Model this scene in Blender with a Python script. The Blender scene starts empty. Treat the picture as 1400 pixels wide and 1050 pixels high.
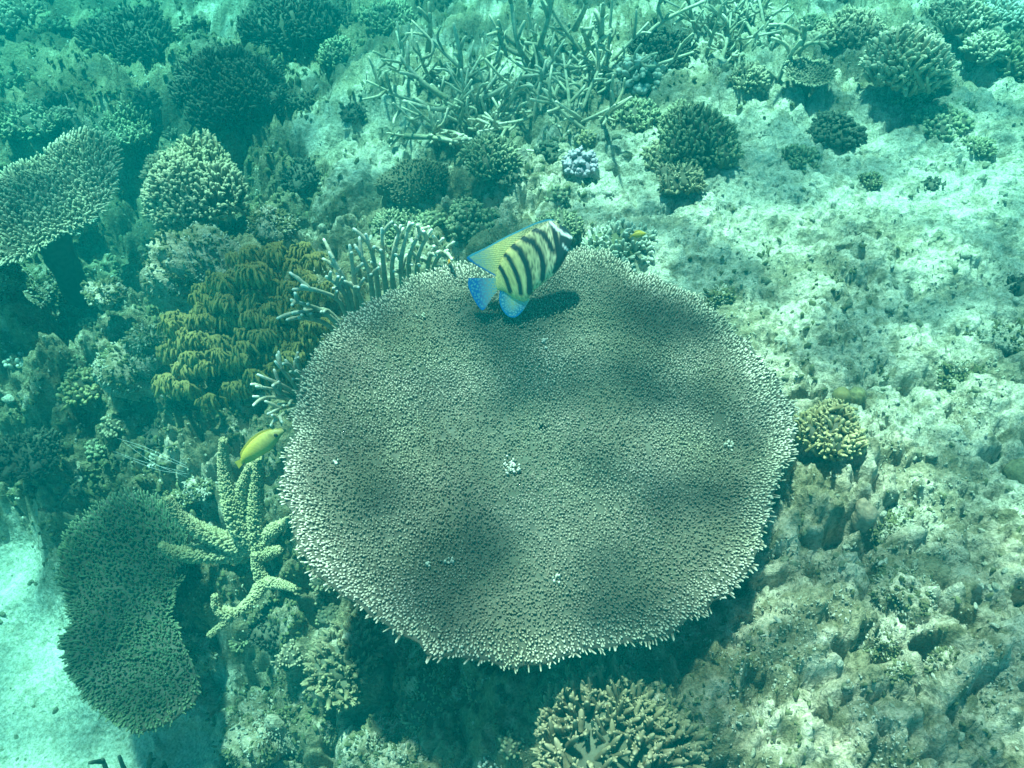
import bpy, math, random
import numpy as np
from mathutils import Vector, Matrix

rnd = random.Random(7)
rng = np.random.default_rng(11)
R = math.radians
scene = bpy.context.scene
COL = scene.collection

# ------------------------------------------------------------------ camera
PW, PH = 1400.0, 1050.0
HFOV, PITCH, CZ = R(64.0), R(50.0), 1.82
FPX = PW / 2 / math.tan(HFOV / 2)
cam_d = bpy.data.cameras.new('camera')
cam = bpy.data.objects.new('camera', cam_d)
COL.objects.link(cam)
cam.location = (0, 0, CZ)
cam.rotation_euler = (math.pi / 2 - PITCH, 0, 0)
cam_d.sensor_fit = 'HORIZONTAL'
cam_d.angle = HFOV
cam_d.clip_start, cam_d.clip_end = 0.02, 200
scene.camera = cam

# ------------------------------------------------------------------ sky, sun, exposure
SUN_EL, SUN_AZ = R(71), R(-28)            # azimuth from +Y towards +X
sun_dir = Vector((math.sin(SUN_AZ) * math.cos(SUN_EL), math.cos(SUN_AZ) * math.cos(SUN_EL), math.sin(SUN_EL)))
world = bpy.data.worlds.new('World')
scene.world = world
world.use_nodes = True
wn = world.node_tree
sky = wn.nodes.new('ShaderNodeTexSky')
sky.sky_type = 'NISHITA'
sky.sun_disc = False
sky.sun_elevation = SUN_EL
sky.sun_rotation = SUN_AZ
wn.links.new(sky.outputs[0], wn.nodes['Background'].inputs[0])
wn.nodes['Background'].inputs[1].default_value = 0.05
sd = bpy.data.lights.new('sun', 'SUN')
sd.energy = 5.0
sd.angle = R(2.8)
sd.color = (1.0, 0.66, 0.54)
sun = bpy.data.objects.new('sun', sd)
COL.objects.link(sun)
sun.rotation_euler = sun_dir.to_track_quat('Z', 'Y').to_euler()
sun.location = (0, 0, 6)
vs = scene.view_settings
vs.view_transform, vs.look, vs.gamma, vs.exposure = 'Standard', 'None', 1.0, 2.27
scene.render.engine = 'CYCLES'
cy = scene.cycles
cy.use_denoising = True
cy.max_bounces, cy.diffuse_bounces, cy.glossy_bounces, cy.volume_bounces = 4, 2, 1, 0
cy.transmission_bounces, cy.transparent_max_bounces = 2, 8
cy.caustics_reflective = cy.caustics_refractive = False

# ------------------------------------------------------------------ pixel geometry
C0 = np.array([0, 0, CZ])
FW = np.array([0, math.cos(PITCH), -math.sin(PITCH)])
UP = np.array([0, math.sin(PITCH), math.cos(PITCH)])
RT = np.array([1.0, 0, 0])
def ray(px, py):
    return FW + RT * ((px - PW / 2) / FPX) - UP * ((py - PH / 2) / FPX)
def at(px, py, z):
    d = ray(px, py)
    return C0 + d * ((z - CZ) / d[2])
def mpp(p):
    """metres per photo pixel at a point"""
    return float(np.dot(np.asarray(p) - C0, FW)) / FPX

# ------------------------------------------------------------------ noise
def _h(ix, iy, s):
    n = (ix.astype(np.int64) * 374761393 + iy.astype(np.int64) * 668265263 + s * 1442695041) & 0x7fffffff
    n = ((n ^ (n >> 13)) * 1274126177) & 0x7fffffff
    return ((n ^ (n >> 16)) & 0xffff) / 65535.0
def vnoise(x, y, s=0):
    ix, iy = np.floor(x), np.floor(y)
    fx, fy = x - ix, y - iy
    fx, fy = fx * fx * (3 - 2 * fx), fy * fy * (3 - 2 * fy)
    a, b, c, d = _h(ix, iy, s), _h(ix + 1, iy, s), _h(ix, iy + 1, s), _h(ix + 1, iy + 1, s)
    return (a + (b - a) * fx) * (1 - fy) + (c + (d - c) * fx) * fy
def fbm(x, y, s=0, o=4):
    t, a, n = 0, .5, 0
    for k in range(o):
        t = t + a * vnoise(x * 2 ** k + 17.3 * k, y * 2 ** k - 9.1 * k, s + k); n += a; a *= .5
    return t / n
def worley(x, y, s=0):
    ix, iy = np.floor(x), np.floor(y)
    f1 = np.full(x.shape, 9.0); f2 = np.full(x.shape, 9.0); cid = np.zeros(x.shape)
    for dx in (-1, 0, 1):
        for dy in (-1, 0, 1):
            cx, cyy = ix + dx, iy + dy
            d = np.hypot(cx + _h(cx, cyy, s) - x, cyy + _h(cx, cyy, s + 5) - y)
            m = d < f1
            f2 = np.where(m, f1, np.minimum(f2, d)); cid = np.where(m, _h(cx, cyy, s + 9), cid); f1 = np.where(m, d, f1)
    return f1, f2, cid

# ------------------------------------------------------------------ terrain control points: photo pixel, height, roughness, algae, sand
CP = [
 (1390,300,0,.25,.25,.8),(1200,250,0,.2,.2,.9),(1050,250,0,.25,.2,.9),(1150,380,0,.4,.6,.5),(1300,430,0,.3,.3,.8),(1380,520,0,.5,.4,.5),
 (1080,420,0,.4,.6,.4),(1000,340,0,.3,.3,.8),(1250,560,0,.5,.4,.5),(1150,680,.06,.9,.5,.1),(1350,650,0,.6,.4,.4),(1350,780,0,1,.5,0),
 (1250,750,.02,.95,.45,.1),(1130,780,.09,.95,.6,0),(1090,870,.12,.8,.4,.1),(1030,830,.1,.8,.6,0),(1080,720,.09,.8,.6,0),(1200,950,0,1,.5,0),(1350,950,.03,1,.45,0),(1390,1040,0,1,.5,0),
 (1050,960,0,.85,.5,0),(960,920,.09,.9,.7,0),(1005,895,.13,.9,.5,0),(890,925,.08,.8,.8,0),(850,960,.02,.6,.7,0),(780,950,0,.6,.8,0),(1500,600,0,.6,.4,.3),(1550,900,0,1,.5,0),(1500,200,0,.4,.3,.6),(1600,400,0,.4,.3,.6),
 (700,980,-.08,.7,.9,0),(600,1000,-.25,.8,.95,0),(520,1030,-.5,.8,.7,0),(430,1000,-.6,.9,.5,0),(350,950,-.85,.4,.5,.3),(300,940,-.92,.2,.2,.7),
 (380,1045,-.72,.8,.4,.3),(900,1100,-.05,.8,.5,0),(1200,1150,0,1,.5,0),(600,1150,-.4,.8,.8,0),
 (20,780,-.95,.05,0,1),(40,880,-.95,.05,0,1),(60,1000,-.95,.05,0,1),(150,1040,-.95,.05,0,1),(250,1045,-.94,.1,0,1),(-150,900,-.95,.05,0,1),(-150,760,-.95,.05,0,1),(100,1180,-.95,.05,0,1),(300,1180,-.9,.1,0,1),
 (90,620,-.6,1,.6,0),(30,560,-.65,1,.5,.1),(20,650,-.78,.9,.7,0),(180,600,-.5,1,.5,0),(270,620,-.4,1,.45,0),(220,700,-.55,1,.6,0),(300,800,-.5,1,.5,0),
 (400,830,-.4,.9,.7,0),(450,780,-.3,.8,.6,0),(240,830,-.6,1,.45,0),(330,870,-.6,1,.6,0),(430,900,-.45,1,.6,0),(150,680,-.72,.8,.7,0),
 (200,500,-.38,1,.5,0),(100,500,-.5,1,.5,0),(40,470,-.55,1,.5,0),(100,420,-.75,.9,.85,0),(180,400,-.85,.9,.9,0),(330,310,-.62,1,.9,0),(120,360,-.8,.9,.9,0),(250,330,-.8,.9,.9,0),(420,300,-.4,.8,.7,0),
 (480,330,-.3,.8,.7,0),(-120,500,-.6,1,.5,.1),(-120,300,-.5,1,.5,.1),(400,240,-.34,1,.7,.1),(440,185,-.22,.3,.2,.9),(480,250,-.2,.35,.2,.8),(380,140,-.34,.7,.5,.4),(350,190,-.42,1,.6,.1),
 (330,470,-.15,.6,.7,0),(330,380,-.12,.6,.7,0),(400,400,-.1,.6,.7,0),(270,540,-.3,.8,.6,0),(250,400,-.4,.8,.6,0),
 (30,30,-.42,.9,.8,.1),(100,110,-.38,1,.75,.1),(200,60,-.46,.8,.8,0),(60,190,-.42,.9,.5,.2),(270,30,-.42,.5,.4,.55),(340,-20,-.42,.5,.4,.6),(-150,80,-.42,.9,.5,.2),
 (450,20,-.3,.8,.8,0),(560,100,-.12,.6,.5,.4),(650,130,-.1,.6,.5,.3),(760,160,-.05,.6,.5,.3),(850,20,-.05,.7,.6,.2),(960,100,0,.5,.4,.5),(1100,60,0,.8,.6,.2),
 (1250,20,0,.8,.6,.2),(1390,60,0,.8,.6,.2),(1320,180,0,.4,.3,.7),(1550,30,0,.8,.6,.2),(560,300,-.12,.7,.5,.2),(720,270,0,.6,.6,.3),(850,250,0,.3,.15,.9),(900,330,0,.3,.2,.8),
 (735,635,-.02,.5,.7,0),(600,700,-.08,.6,.7,0),(900,600,0,.6,.6,0),(650,450,-.02,.6,.6,.1),(520,560,-.1,.6,.7,0),(820,800,-.03,.6,.7,0),
 (300,-90,-.45,.7,.5,.4),(700,-90,-.15,.7,.5,.3),(1100,-90,0,.7,.5,.3),
]
_cp = np.array(CP, float)
_l = (_cp[:, 0] < 480) & (_cp[:, 5] < .5); _cp[_l, 4] = np.clip(_cp[_l, 4] + .32, 0, 1.1)  # algae raised on the left to put its shade into the ground colour
_l = _cp[:, 0] > 1000; _cp[_l, 4] *= .62
_cxy = np.array([at(a, b, c)[:2] for a, b, c in _cp[:, :3]])
def fields(x, y):
    num = np.zeros(x.shape + (4,)); den = np.zeros(x.shape)
    for (cx, cyy), v in zip(_cxy, _cp[:, 2:6]):
        w = 1 / ((x - cx) ** 2 + (y - cyy) ** 2 + .008) ** 2
        den += w; num += w[..., None] * v
    return num / den[..., None]
HOLES = [(*at(a, b, 0)[:2], c, d) for a, b, c, d in ((1263, 912, .036, .16), (1245, 902, .024, .12), (1188, 885, .012, .05), (1386, 830, .03, .1), (1180, 740, .022, .07), (1318, 840, .02, .06), (1390, 960, .02, .08))]
def dome(f1, r=.78):
    return np.sqrt(np.clip(1 - (f1 / r) ** 2, 0, 1))
def height(x, y, full=False):
    x = np.asarray(x, float); y = np.asarray(y, float)
    f = fields(x, y)
    wx = x + .05 * (fbm(x * 7, y * 7, 31, 3) - .5); wy = y + .05 * (fbm(x * 7 + 40, y * 7, 33, 3) - .5)
    r, sa = f[..., 1], f[..., 3]
    a1, a2, ca = worley(wx / .21, wy / .21, 3)
    b1, b2, cb = worley(wx / .085 + 5, wy / .085, 13)
    c1, c2, cc = worley(wx / .034, wy / .034 + 3, 23)
    big = dome(a1, .85) * (.4 + .6 * ca)
    mid = dome(b1, .8) * (.3 + .7 * cb)
    sml = dome(c1, .8) * (.2 + .8 * cc)
    n1 = fbm(x * 2.2, y * 2.2, 51, 3) - .5
    n2 = fbm(x * 30, y * 30, 61, 4) - .5
    pits = np.clip((fbm(wx * 14, wy * 14, 77, 3) - .62) / .1, 0, 1)
    dp = 1 + .9 * np.clip(-f[..., 0] / .4, 0, 1)
    z = f[..., 0] + .10 * n1 * (.3 + r) + r * (dp * (.12 * big - .05) + (.4 + .6 * dp) * .056 * mid + .034 * sml + .075 * n2) - .075 * r * pits - r * (.045 * np.exp(-((a2 - a1) / .09) ** 2) * (ca > .35) + .016 * np.exp(-((b2 - b1) / .1) ** 2))
    p2 = np.clip((fbm(wx * 31 + 7, wy * 31, 83, 3) - .63) / .08, 0, 1)
    z = z - .009 * p2 * np.clip((r - .1) * 6, 0, 1)
    z = z + (1 - r) * np.clip((r - .03) * 5, .15, 1) * (.008 * sml + .019 * n2 + .018 * mid * (cb > .5))
    for hx, hy, hr_, hd in HOLES:
        z = z - hd * np.exp(-(((x - hx) ** 2 + (y - hy) ** 2) / hr_ ** 2) ** 2)
    if full:
        return z, f, (big, mid, sml, n2, pits, ca, cb, cc)
    return z
def hit(px, py):
    """where a photo pixel's line of sight meets the reef"""
    d = ray(px, py)
    t = np.arange(.6, 9, .008)
    P = C0[None] + d[None] * t[:, None]
    b = np.nonzero(P[:, 2] < height(P[:, 0], P[:, 1]))[0]
    return P[b[0]] if len(b) else P[-1]
def hz(x, y):
    return float(height(np.array([x]), np.array([y]))[0])

# ------------------------------------------------------------------ materials
def nt(name):
    m = bpy.data.materials.new(name); m.use_nodes = True
    t = m.node_tree
    return m, t, t.nodes['Principled BSDF']
def node(t, kind, **kw):
    n = t.nodes.new(kind)
    for k, v in kw.items():
        if k in n.inputs.keys(): n.inputs[k].default_value = v
        else: setattr(n, k, v)
    return n
def mixc(t, fac, a, b, mode='MIX'):
    n = t.nodes.new('ShaderNodeMix'); n.data_type = 'RGBA'; n.blend_type = mode
    for i, v in ((0, fac), (6, a), (7, b)):
        if isinstance(v, (int, float)): n.inputs[i].default_value = v
        elif isinstance(v, tuple): n.inputs[i].default_value = v + (1,) if len(v) == 3 else v
        else: t.links.new(v, n.inputs[i])
    return n.outputs[2]
def ramp(t, src, p0, p1):
    n = t.nodes.new('ShaderNodeMapRange'); n.clamp = True
    n.inputs[1].default_value, n.inputs[2].default_value = p0, p1
    t.links.new(src, n.inputs[0])
    return n.outputs[0]
def coral_mat(name, base, tip, nscale=60, var=.35, bump=.4, spot=None, t0=.45, t1=1.0):
    m, t, b = nt(name)
    g = node(t, 'ShaderNodeNewGeometry')
    at_ = node(t, 'ShaderNodeAttribute', attribute_name='t')
    n1 = node(t, 'ShaderNodeTexNoise', Scale=nscale, Detail=3.0)
    n2 = node(t, 'ShaderNodeTexNoise', Scale=nscale * .09, Detail=2.0)
    t.links.new(g.outputs['Position'], n1.inputs['Vector']); t.links.new(g.outputs['Position'], n2.inputs['Vector'])
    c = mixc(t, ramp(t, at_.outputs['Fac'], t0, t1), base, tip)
    dark = tuple(v * (1 - var) for v in (1, 1, 1))
    c = mixc(t, ramp(t, n1.outputs['Fac'], .35, .65), mixc(t, 1.0, c, dark, 'MULTIPLY'), c)
    c = mixc(t, ramp(t, n2.outputs['Fac'], .35, .7), c, mixc(t, 1.0, c, (.78, .84, .72), 'MULTIPLY'))
    t.links.new(c, b.inputs['Base Color'])
    b.inputs['Roughness'].default_value = .85
    b.inputs['Specular IOR Level'].default_value = .15
    if bump:
        bp = node(t, 'ShaderNodeBump', Strength=bump, Distance=.004)
        t.links.new(n1.outputs['Fac'], bp.inputs['Height']); t.links.new(bp.outputs[0], b.inputs['Normal'])
    return m
def paint_mat(name, rough=.5, spec=.3):
    m, t, b = nt(name)
    a = node(t, 'ShaderNodeAttribute', attribute_name='paint')
    t.links.new(a.outputs['Color'], b.inputs['Base Color'])
    b.inputs['Roughness'].default_value = rough; b.inputs['Specular IOR Level'].default_value = spec
    return m
def rock_mat():
    m, t, b = nt('reef_rock')
    g = node(t, 'ShaderNodeNewGeometry')
    a = node(t, 'ShaderNodeAttribute', attribute_name='paint')
    n1 = node(t, 'ShaderNodeTexNoise', Scale=70.0, Detail=6.0, Roughness=.7)
    n2 = node(t, 'ShaderNodeTexNoise', Scale=22.0, Detail=5.0, Roughness=.65)
    n3 = node(t, 'ShaderNodeTexNoise', Scale=150.0, Detail=3.0, Roughness=.7)
    v = node(t, 'ShaderNodeTexVoronoi', Scale=55.0)
    for n in (n1, n2, n3, v): t.links.new(g.outputs['Position'], n.inputs['Vector'])
    c = a.outputs['Color']
    c = mixc(t, ramp(t, n1.outputs['Fac'], .36, .62), mixc(t, 1.0, c, (.58, .61, .54), 'MULTIPLY'), c)
    c = mixc(t, ramp(t, n2.outputs['Fac'], .55, .7), c, mixc(t, 1.0, c, (1.3, 1.25, 1.2), 'MULTIPLY'))
    c = mixc(t, ramp(t, n3.outputs['Fac'], .38, .56), mixc(t, 1.0, c, (.58, .6, .55), 'MULTIPLY'), c)
    t.links.new(c, b.inputs['Base Color'])
    b.inputs['Roughness'].default_value = .95; b.inputs['Specular IOR Level'].default_value = .1
    h = mixc(t, .5, n1.outputs['Fac'], n3.outputs['Fac'])
    h = mixc(t, .35, h, v.outputs['Distance'])
    bp = node(t, 'ShaderNodeBump', Strength=1.0, Distance=.02)
    t.links.new(h, bp.inputs['Height']); t.links.new(bp.outputs[0], b.inputs['Normal'])
    return m
ROCK = rock_mat()

# ------------------------------------------------------------------ mesh helpers
def mesh_of(name, V, F, mat, T=None, paint=None, smooth=True):
    V = np.asarray(V, np.float32); F = np.asarray(F, np.int32)
    me = bpy.data.meshes.new(name)
    k = F.shape[1]
    me.vertices.add(len(V)); me.vertices.foreach_set('co', V.ravel())
    me.loops.add(F.size); me.loops.foreach_set('vertex_index', F.ravel())
    me.polygons.add(len(F)); me.polygons.foreach_set('loop_start', np.arange(0, F.size, k, dtype=np.int32))
    me.polygons.foreach_set('loop_total', np.full(len(F), k, np.int32))
    me.polygons.foreach_set('use_smooth', np.full(len(F), smooth))
    if T is not None:
        a = me.attributes.new('t', 'FLOAT', 'POINT'); a.data.foreach_set('value', np.asarray(T, np.float32))
    if paint is not None:
        a = me.attributes.new('paint', 'FLOAT_COLOR', 'POINT')
        c = np.ones((len(V), 4), np.float32); c[:, :3] = paint
        a.data.foreach_set('color', c.ravel())
    me.update(calc_edges=True); me.validate()
    me.materials.append(mat)
    return me
def link(name, data, parent=None, loc=(0, 0, 0), kind=None, label=None, cat=None, group=None):
    o = bpy.data.objects.new(name, data); COL.objects.link(o)
    o.location = loc
    if parent is not None: o.parent = parent
    for k, v in (('kind', kind), ('label', label), ('category', cat), ('group', group)):
        if v: o[k] = v
    return o
def thing(name, label, cat, loc, group=None):
    return link(name, None, None, loc, label=label, cat=cat, group=group)
class MB:
    def __init__(s): s.V, s.F, s.T, s.n = [], [], [], 0
    def add(s, V, F, T):
        s.V.append(np.asarray(V)); s.F.append(np.asarray(F) + s.n); s.T.append(np.asarray(T)); s.n += len(V)
    def mesh(s, name, mat, org=(0, 0, 0), smooth=True):
        return mesh_of(name, np.concatenate(s.V) - np.asarray(org), np.concatenate(s.F), mat, np.concatenate(s.T), smooth=smooth)
def unit(v):
    v = np.asarray(v, float); return v / (np.linalg.norm(v, axis=-1, keepdims=True) + 1e-9)
def ring_faces(n, k, close_tip=True):
    """n rings of k verts, last vertex is the tip"""
    i = np.arange(n - 1)[:, None] * k; j = np.arange(k)[None]
    a = (i + j).ravel(); b = (i + (j + 1) % k).ravel(); c = a + k; d = b + k
    F = [np.stack([a, b, d], 1), np.stack([a, d, c], 1)]
    if close_tip:
        j = np.arange(k); F.append(np.stack([(n - 1) * k + j, (n - 1) * k + (j + 1) % k, np.full(k, n * k)], 1))
    return np.concatenate(F)
def tube(path, radii, k=7, lump=0.0, seed=0):
    P = np.asarray(path, float); n = len(P); r = np.asarray(radii, float)
    g = np.random.default_rng(seed)
    tg = unit(np.gradient(P, axis=0))
    ref = np.array([.31, .12, .94]) if abs(tg[0] @ np.array([.31, .12, .94])) < .95 else np.array([1., 0, 0])
    V, T = [], []
    e1 = unit(np.cross(tg[0], ref))
    L = np.linspace(0, 1, n)
    for q in range(n):
        e1 = unit(e1 - tg[q] * (e1 @ tg[q])); e2 = np.cross(tg[q], e1)
        a = np.arange(k) * 2 * math.pi / k + .4 * q
        rr = r[q] * (1 + lump * (g.random(k) - .5))
        V.append(P[q] + e1 * (np.cos(a) * rr)[:, None] + e2 * (np.sin(a) * rr)[:, None]); T.append(np.full(k, L[q]))
    V.append((P[-1] + tg[-1] * r[-1] * .9)[None]); T.append([1.0])
    return np.concatenate(V), ring_faces(n, k), np.concatenate(T)
def spline(pts, n=10):
    """Catmull-Rom through points"""
    P = np.asarray(pts, float)
    if len(P) == 2: return P[0] + (P[1] - P[0]) * np.linspace(0, 1, n)[:, None]
    Q = np.concatenate([[2 * P[0] - P[1]], P, [2 * P[-1] - P[-2]]])
    out = []
    for u in np.linspace(0, len(P) - 1 - 1e-6, n):
        i = int(u); f = u - i
        a, b, c, d = Q[i:i + 4]
        out.append(.5 * (2 * b + (c - a) * f + (2 * a - 5 * b + 4 * c - d) * f * f + (3 * b - 3 * c + d - a) * f ** 3))
    return np.array(out)
def template(k=5, prof=((0, 1), (.45, .95), (.85, .7)), bend=.12, seed=0, lump=.25):
    g = np.random.default_rng(seed)
    zs = np.array([p[0] for p in prof]); rs = np.array([p[1] for p in prof])
    bx = bend * (g.random(2) - .5) * 4
    V, T = [], []
    for z, r in zip(zs, rs):
        a = np.arange(k) * 2 * math.pi / k + g.random() * .5
        rr = r * (1 + lump * (g.random(k) - .5))
        V.append(np.stack([np.cos(a) * rr + bx[0] * z * z, np.sin(a) * rr + bx[1] * z * z, np.full(k, z)], 1)); T.append(np.full(k, z))
    V.append([[bx[0], bx[1], 1.0]]); T.append([1.0])
    return np.concatenate(V), ring_faces(len(zs), k), np.concatenate(T)
TIP = [template(4, ((0, 1), (.5, .95), (.88, .75)), .12, seed=s) for s in range(6)]                                                      # tapered branchlet
FING = [template(6, ((0, 1), (.3, .98), (.6, .92), (.85, .75), (.96, .42)), .2, s, .3) for s in range(6)]   # blunt finger
KNOB = [template(7, ((0, .55), (.35, .8), (.62, 1.0), (.85, .82), (.96, .45)), .05, s, .2) for s in range(6)]  # club-shaped knob
NUB = [template(4, ((0, 1), (.7, .75)), 0, s, .2) for s in range(3)]
def frames(D, spin):
    D = unit(D); ref = np.where(np.abs(D[:, 2:3]) < .9, np.array([[0, 0, 1.]]), np.array([[1., 0, 0]]))
    a = unit(np.cross(ref, D)); b = np.cross(D, a)
    c, s = np.cos(spin)[:, None], np.sin(spin)[:, None]
    return a * c + b * s, b * c - a * s, D
def scatter(mb, tmpls, P, D, L, Rr, g, tbase=0.0, tmul=None):
    n = len(P)
    if not n: return
    e1, e2, D = frames(D, g.random(n) * 6.28)
    which = g.integers(0, len(tmpls), n)
    for w, (tv, tf, tt) in enumerate(tmpls):
        i = np.nonzero(which == w)[0]
        if not len(i): continue
        V = (P[i, None] + e1[i, None] * (tv[None, :, 0:1] * Rr[i, None, None]) + e2[i, None] * (tv[None, :, 1:2] * Rr[i, None, None])
             + D[i, None] * (tv[None, :, 2:3] * L[i, None, None]))
        F = tf[None] + (np.arange(len(i)) * len(tv))[:, None, None]
        T = np.tile(tbase + (1 - tbase) * tt, (len(i), 1))
        if tmul is not None: T = T * tmul[i, None]
        mb.add(V.reshape(-1, 3), F.reshape(-1, 3), T.ravel())
_shared = {}
def shared(tmpls, tag, mat, w):
    key = (tag, mat.name, w)
    if key not in _shared:
        v, f, t = tmpls[w]; _shared[key] = mesh_of(tag, v, f, mat, t)
    return _shared[key]
def place_parts(name, tmpls, tag, mat, parent, org, P, D, L, Rr, g):
    """each piece an object of its own, sharing mesh data"""
    e1, e2, D = frames(D, g.random(len(P)) * 6.28)
    for i in range(len(P)):
        o = link(name, shared(tmpls, tag, mat, int(g.integers(0, len(tmpls)))), parent)
        M = np.eye(4); M[:3, 0] = e1[i] * Rr[i]; M[:3, 1] = e2[i] * Rr[i]; M[:3, 2] = D[i] * L[i]; M[:3, 3] = P[i] - org
        o.matrix_basis = Matrix(M.tolist())
def blob(V, s, amp, sc):
    """uneven a set of points about its own origin"""
    n = fbm(V[:, 0] * sc + V[:, 2] * sc * .7, V[:, 1] * sc - V[:, 2] * sc * .6, s, 3) - .5
    return n * amp
def ico(sub):
    import bmesh
    bm = bmesh.new(); bmesh.ops.create_icosphere(bm, subdivisions=sub, radius=1)
    bm.verts.ensure_lookup_table()
    V = np.array([v.co[:] for v in bm.verts]); F = np.array([[v.index for v in f.verts] for f in bm.faces]); bm.free()
    return V, F
ICO = {k: ico(k) for k in (1, 2, 3, 4, 5)}

# ================================================================== SETTING
def axis_steps(lo, hi, fine, out_lo, out_hi):
    a = list(np.arange(lo, hi, fine)); s = fine; x = a[-1]
    while x < out_hi: s = min(s * 1.035, 1.2); x += s; a.append(x)
    s = fine; x = a[0]
    while x > out_lo: s = min(s * 1.035, 1.2); x -= s; a.insert(0, x)
    return np.array(a)
def ground_colour(X, Y, f, cb):
    alg, sand = f[..., 2], f[..., 3]
    A = np.clip((fbm(X * 9, Y * 9, 91, 6) - .66 + alg * .42) / .13, 0, 1)
    A2 = np.clip((fbm(X * 38, Y * 38, 95, 4) - .62 + alg * .2) / .12, 0, 1)
    rock = np.array([.56, .46, .34]); pale = np.array([.68, .59, .47]); algae = np.array([.17, .15, .075]); sandc = np.array([.63, .59, .48])
    tone = (.75 + .5 * cb * .6 + .4 * (fbm(X * 3, Y * 3, 99, 3) - .5))[..., None]
    c = rock * tone
    pk = np.clip((fbm(X * 9, Y * 9, 103, 4) - .5) / .12, 0, 1)[..., None]
    c = c * (1 - pk * .7) + pale * pk * .7
    s = np.clip(sand * 1.15 - .1 + (fbm(X * 8, Y * 8, 107, 4) - .5) * .9 * np.clip(1.3 - sand, 0, 1), 0, 1)[..., None]
    c = c * (1 - s) + sandc * s
    am = np.clip(np.maximum(A * .75, A2 * .85) * (1 - .75 * np.clip(sand - .3, 0, 1)), 0, 1)[..., None]
    c = c * (1 - am) + algae * am
    return c
def build_seabed():
    xs = axis_steps(-1.9, 1.75, .0070, -14, 14); ys = axis_steps(.32, 2.7, .0070, -6, 16)
    X, Y = np.meshgrid(xs, ys)
    Z, f, (big, mid, sml, n2, pits, ca, cb, cc) = height(X, Y, True)
    nx, ny = len(xs), len(ys)
    i = (np.arange(ny - 1)[:, None] * nx + np.arange(nx - 1)[None]).ravel()
    F = np.stack([i, i + 1, i + nx + 1, i + nx], 1)
    c = ground_colour(X, Y, f, cb)
    me = mesh_of('seabed', np.stack([X, Y, Z], -1).reshape(-1, 3), F, ROCK, paint=c.reshape(-1, 3))
    link('seabed', me, kind='structure')
build_seabed()

DAPPLE = (9.3, 6.68, 7.23)          # offset of the added dapple tint, chosen for where its light patches fall
def build_water():
    n = 160; u = np.linspace(-14, 14, n)
    X, Y = np.meshgrid(u, u + 4)
    Z = 2.3 + .03 * (fbm(X * 1.4, Y * 1.4, 5, 3) - .5)
    i = (np.arange(n - 1)[:, None] * n + np.arange(n - 1)[None]).ravel()
    m = bpy.data.materials.new('water_surface_gobo'); m.use_nodes = True; t = m.node_tree; t.nodes.clear()
    g = node(t, 'ShaderNodeNewGeometry'); out = node(t, 'ShaderNodeOutputMaterial'); tr = node(t, 'ShaderNodeBsdfTransparent')
    w = node(t, 'ShaderNodeTexNoise', Scale=3.8, Detail=1.0, Roughness=.4, Distortion=.6)
    mp = node(t, 'ShaderNodeMapping'); mp.inputs['Location'].default_value = DAPPLE; t.links.new(g.outputs['Position'], mp.inputs['Vector'])
    t.links.new(mp.outputs[0], w.inputs['Vector'])
    c = mixc(t, ramp(t, w.outputs['Fac'], .43, .575), (.25, .26, .26), (1, 1, 1))  # patchy tint put into the unseen surface to throw dapples of light
    t.links.new(c, tr.inputs['Color']); t.links.new(tr.outputs[0], out.inputs['Surface'])
    link('water_surface_gobo', mesh_of('water_surface_gobo', np.stack([X, Y, Z], -1).reshape(-1, 3), np.stack([i, i + 1, i + n + 1, i + n], 1), m), kind='structure')
build_water()

def build_haze():
    lo, hi = (-13.6, -5.6, -2.4), (13.6, 15.6, 2.15)
    V = [(x, y, z) for x in (lo[0], hi[0]) for y in (lo[1], hi[1]) for z in (lo[2], hi[2])]
    F = [(0, 1, 3, 2), (4, 6, 7, 5), (0, 4, 5, 1), (2, 3, 7, 6), (0, 2, 6, 4), (1, 5, 7, 3)]
    m = bpy.data.materials.new('haze'); m.use_nodes = True; t = m.node_tree; t.nodes.clear()
    out = node(t, 'ShaderNodeOutputMaterial'); p = node(t, 'ShaderNodeVolumePrincipled')
    p.inputs['Color'].default_value = (.0, .070, .071, 1)
    p.inputs['Absorption Color'].default_value = (.19, 1, 1, 1)
    p.inputs['Density'].default_value = .5
    t.links.new(p.outputs[0], out.inputs['Volume'])
    link('haze', mesh_of('haze', V, F, m, smooth=False), kind='stuff', label='blue-green sea water veil thickening with distance')
build_haze()


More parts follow.
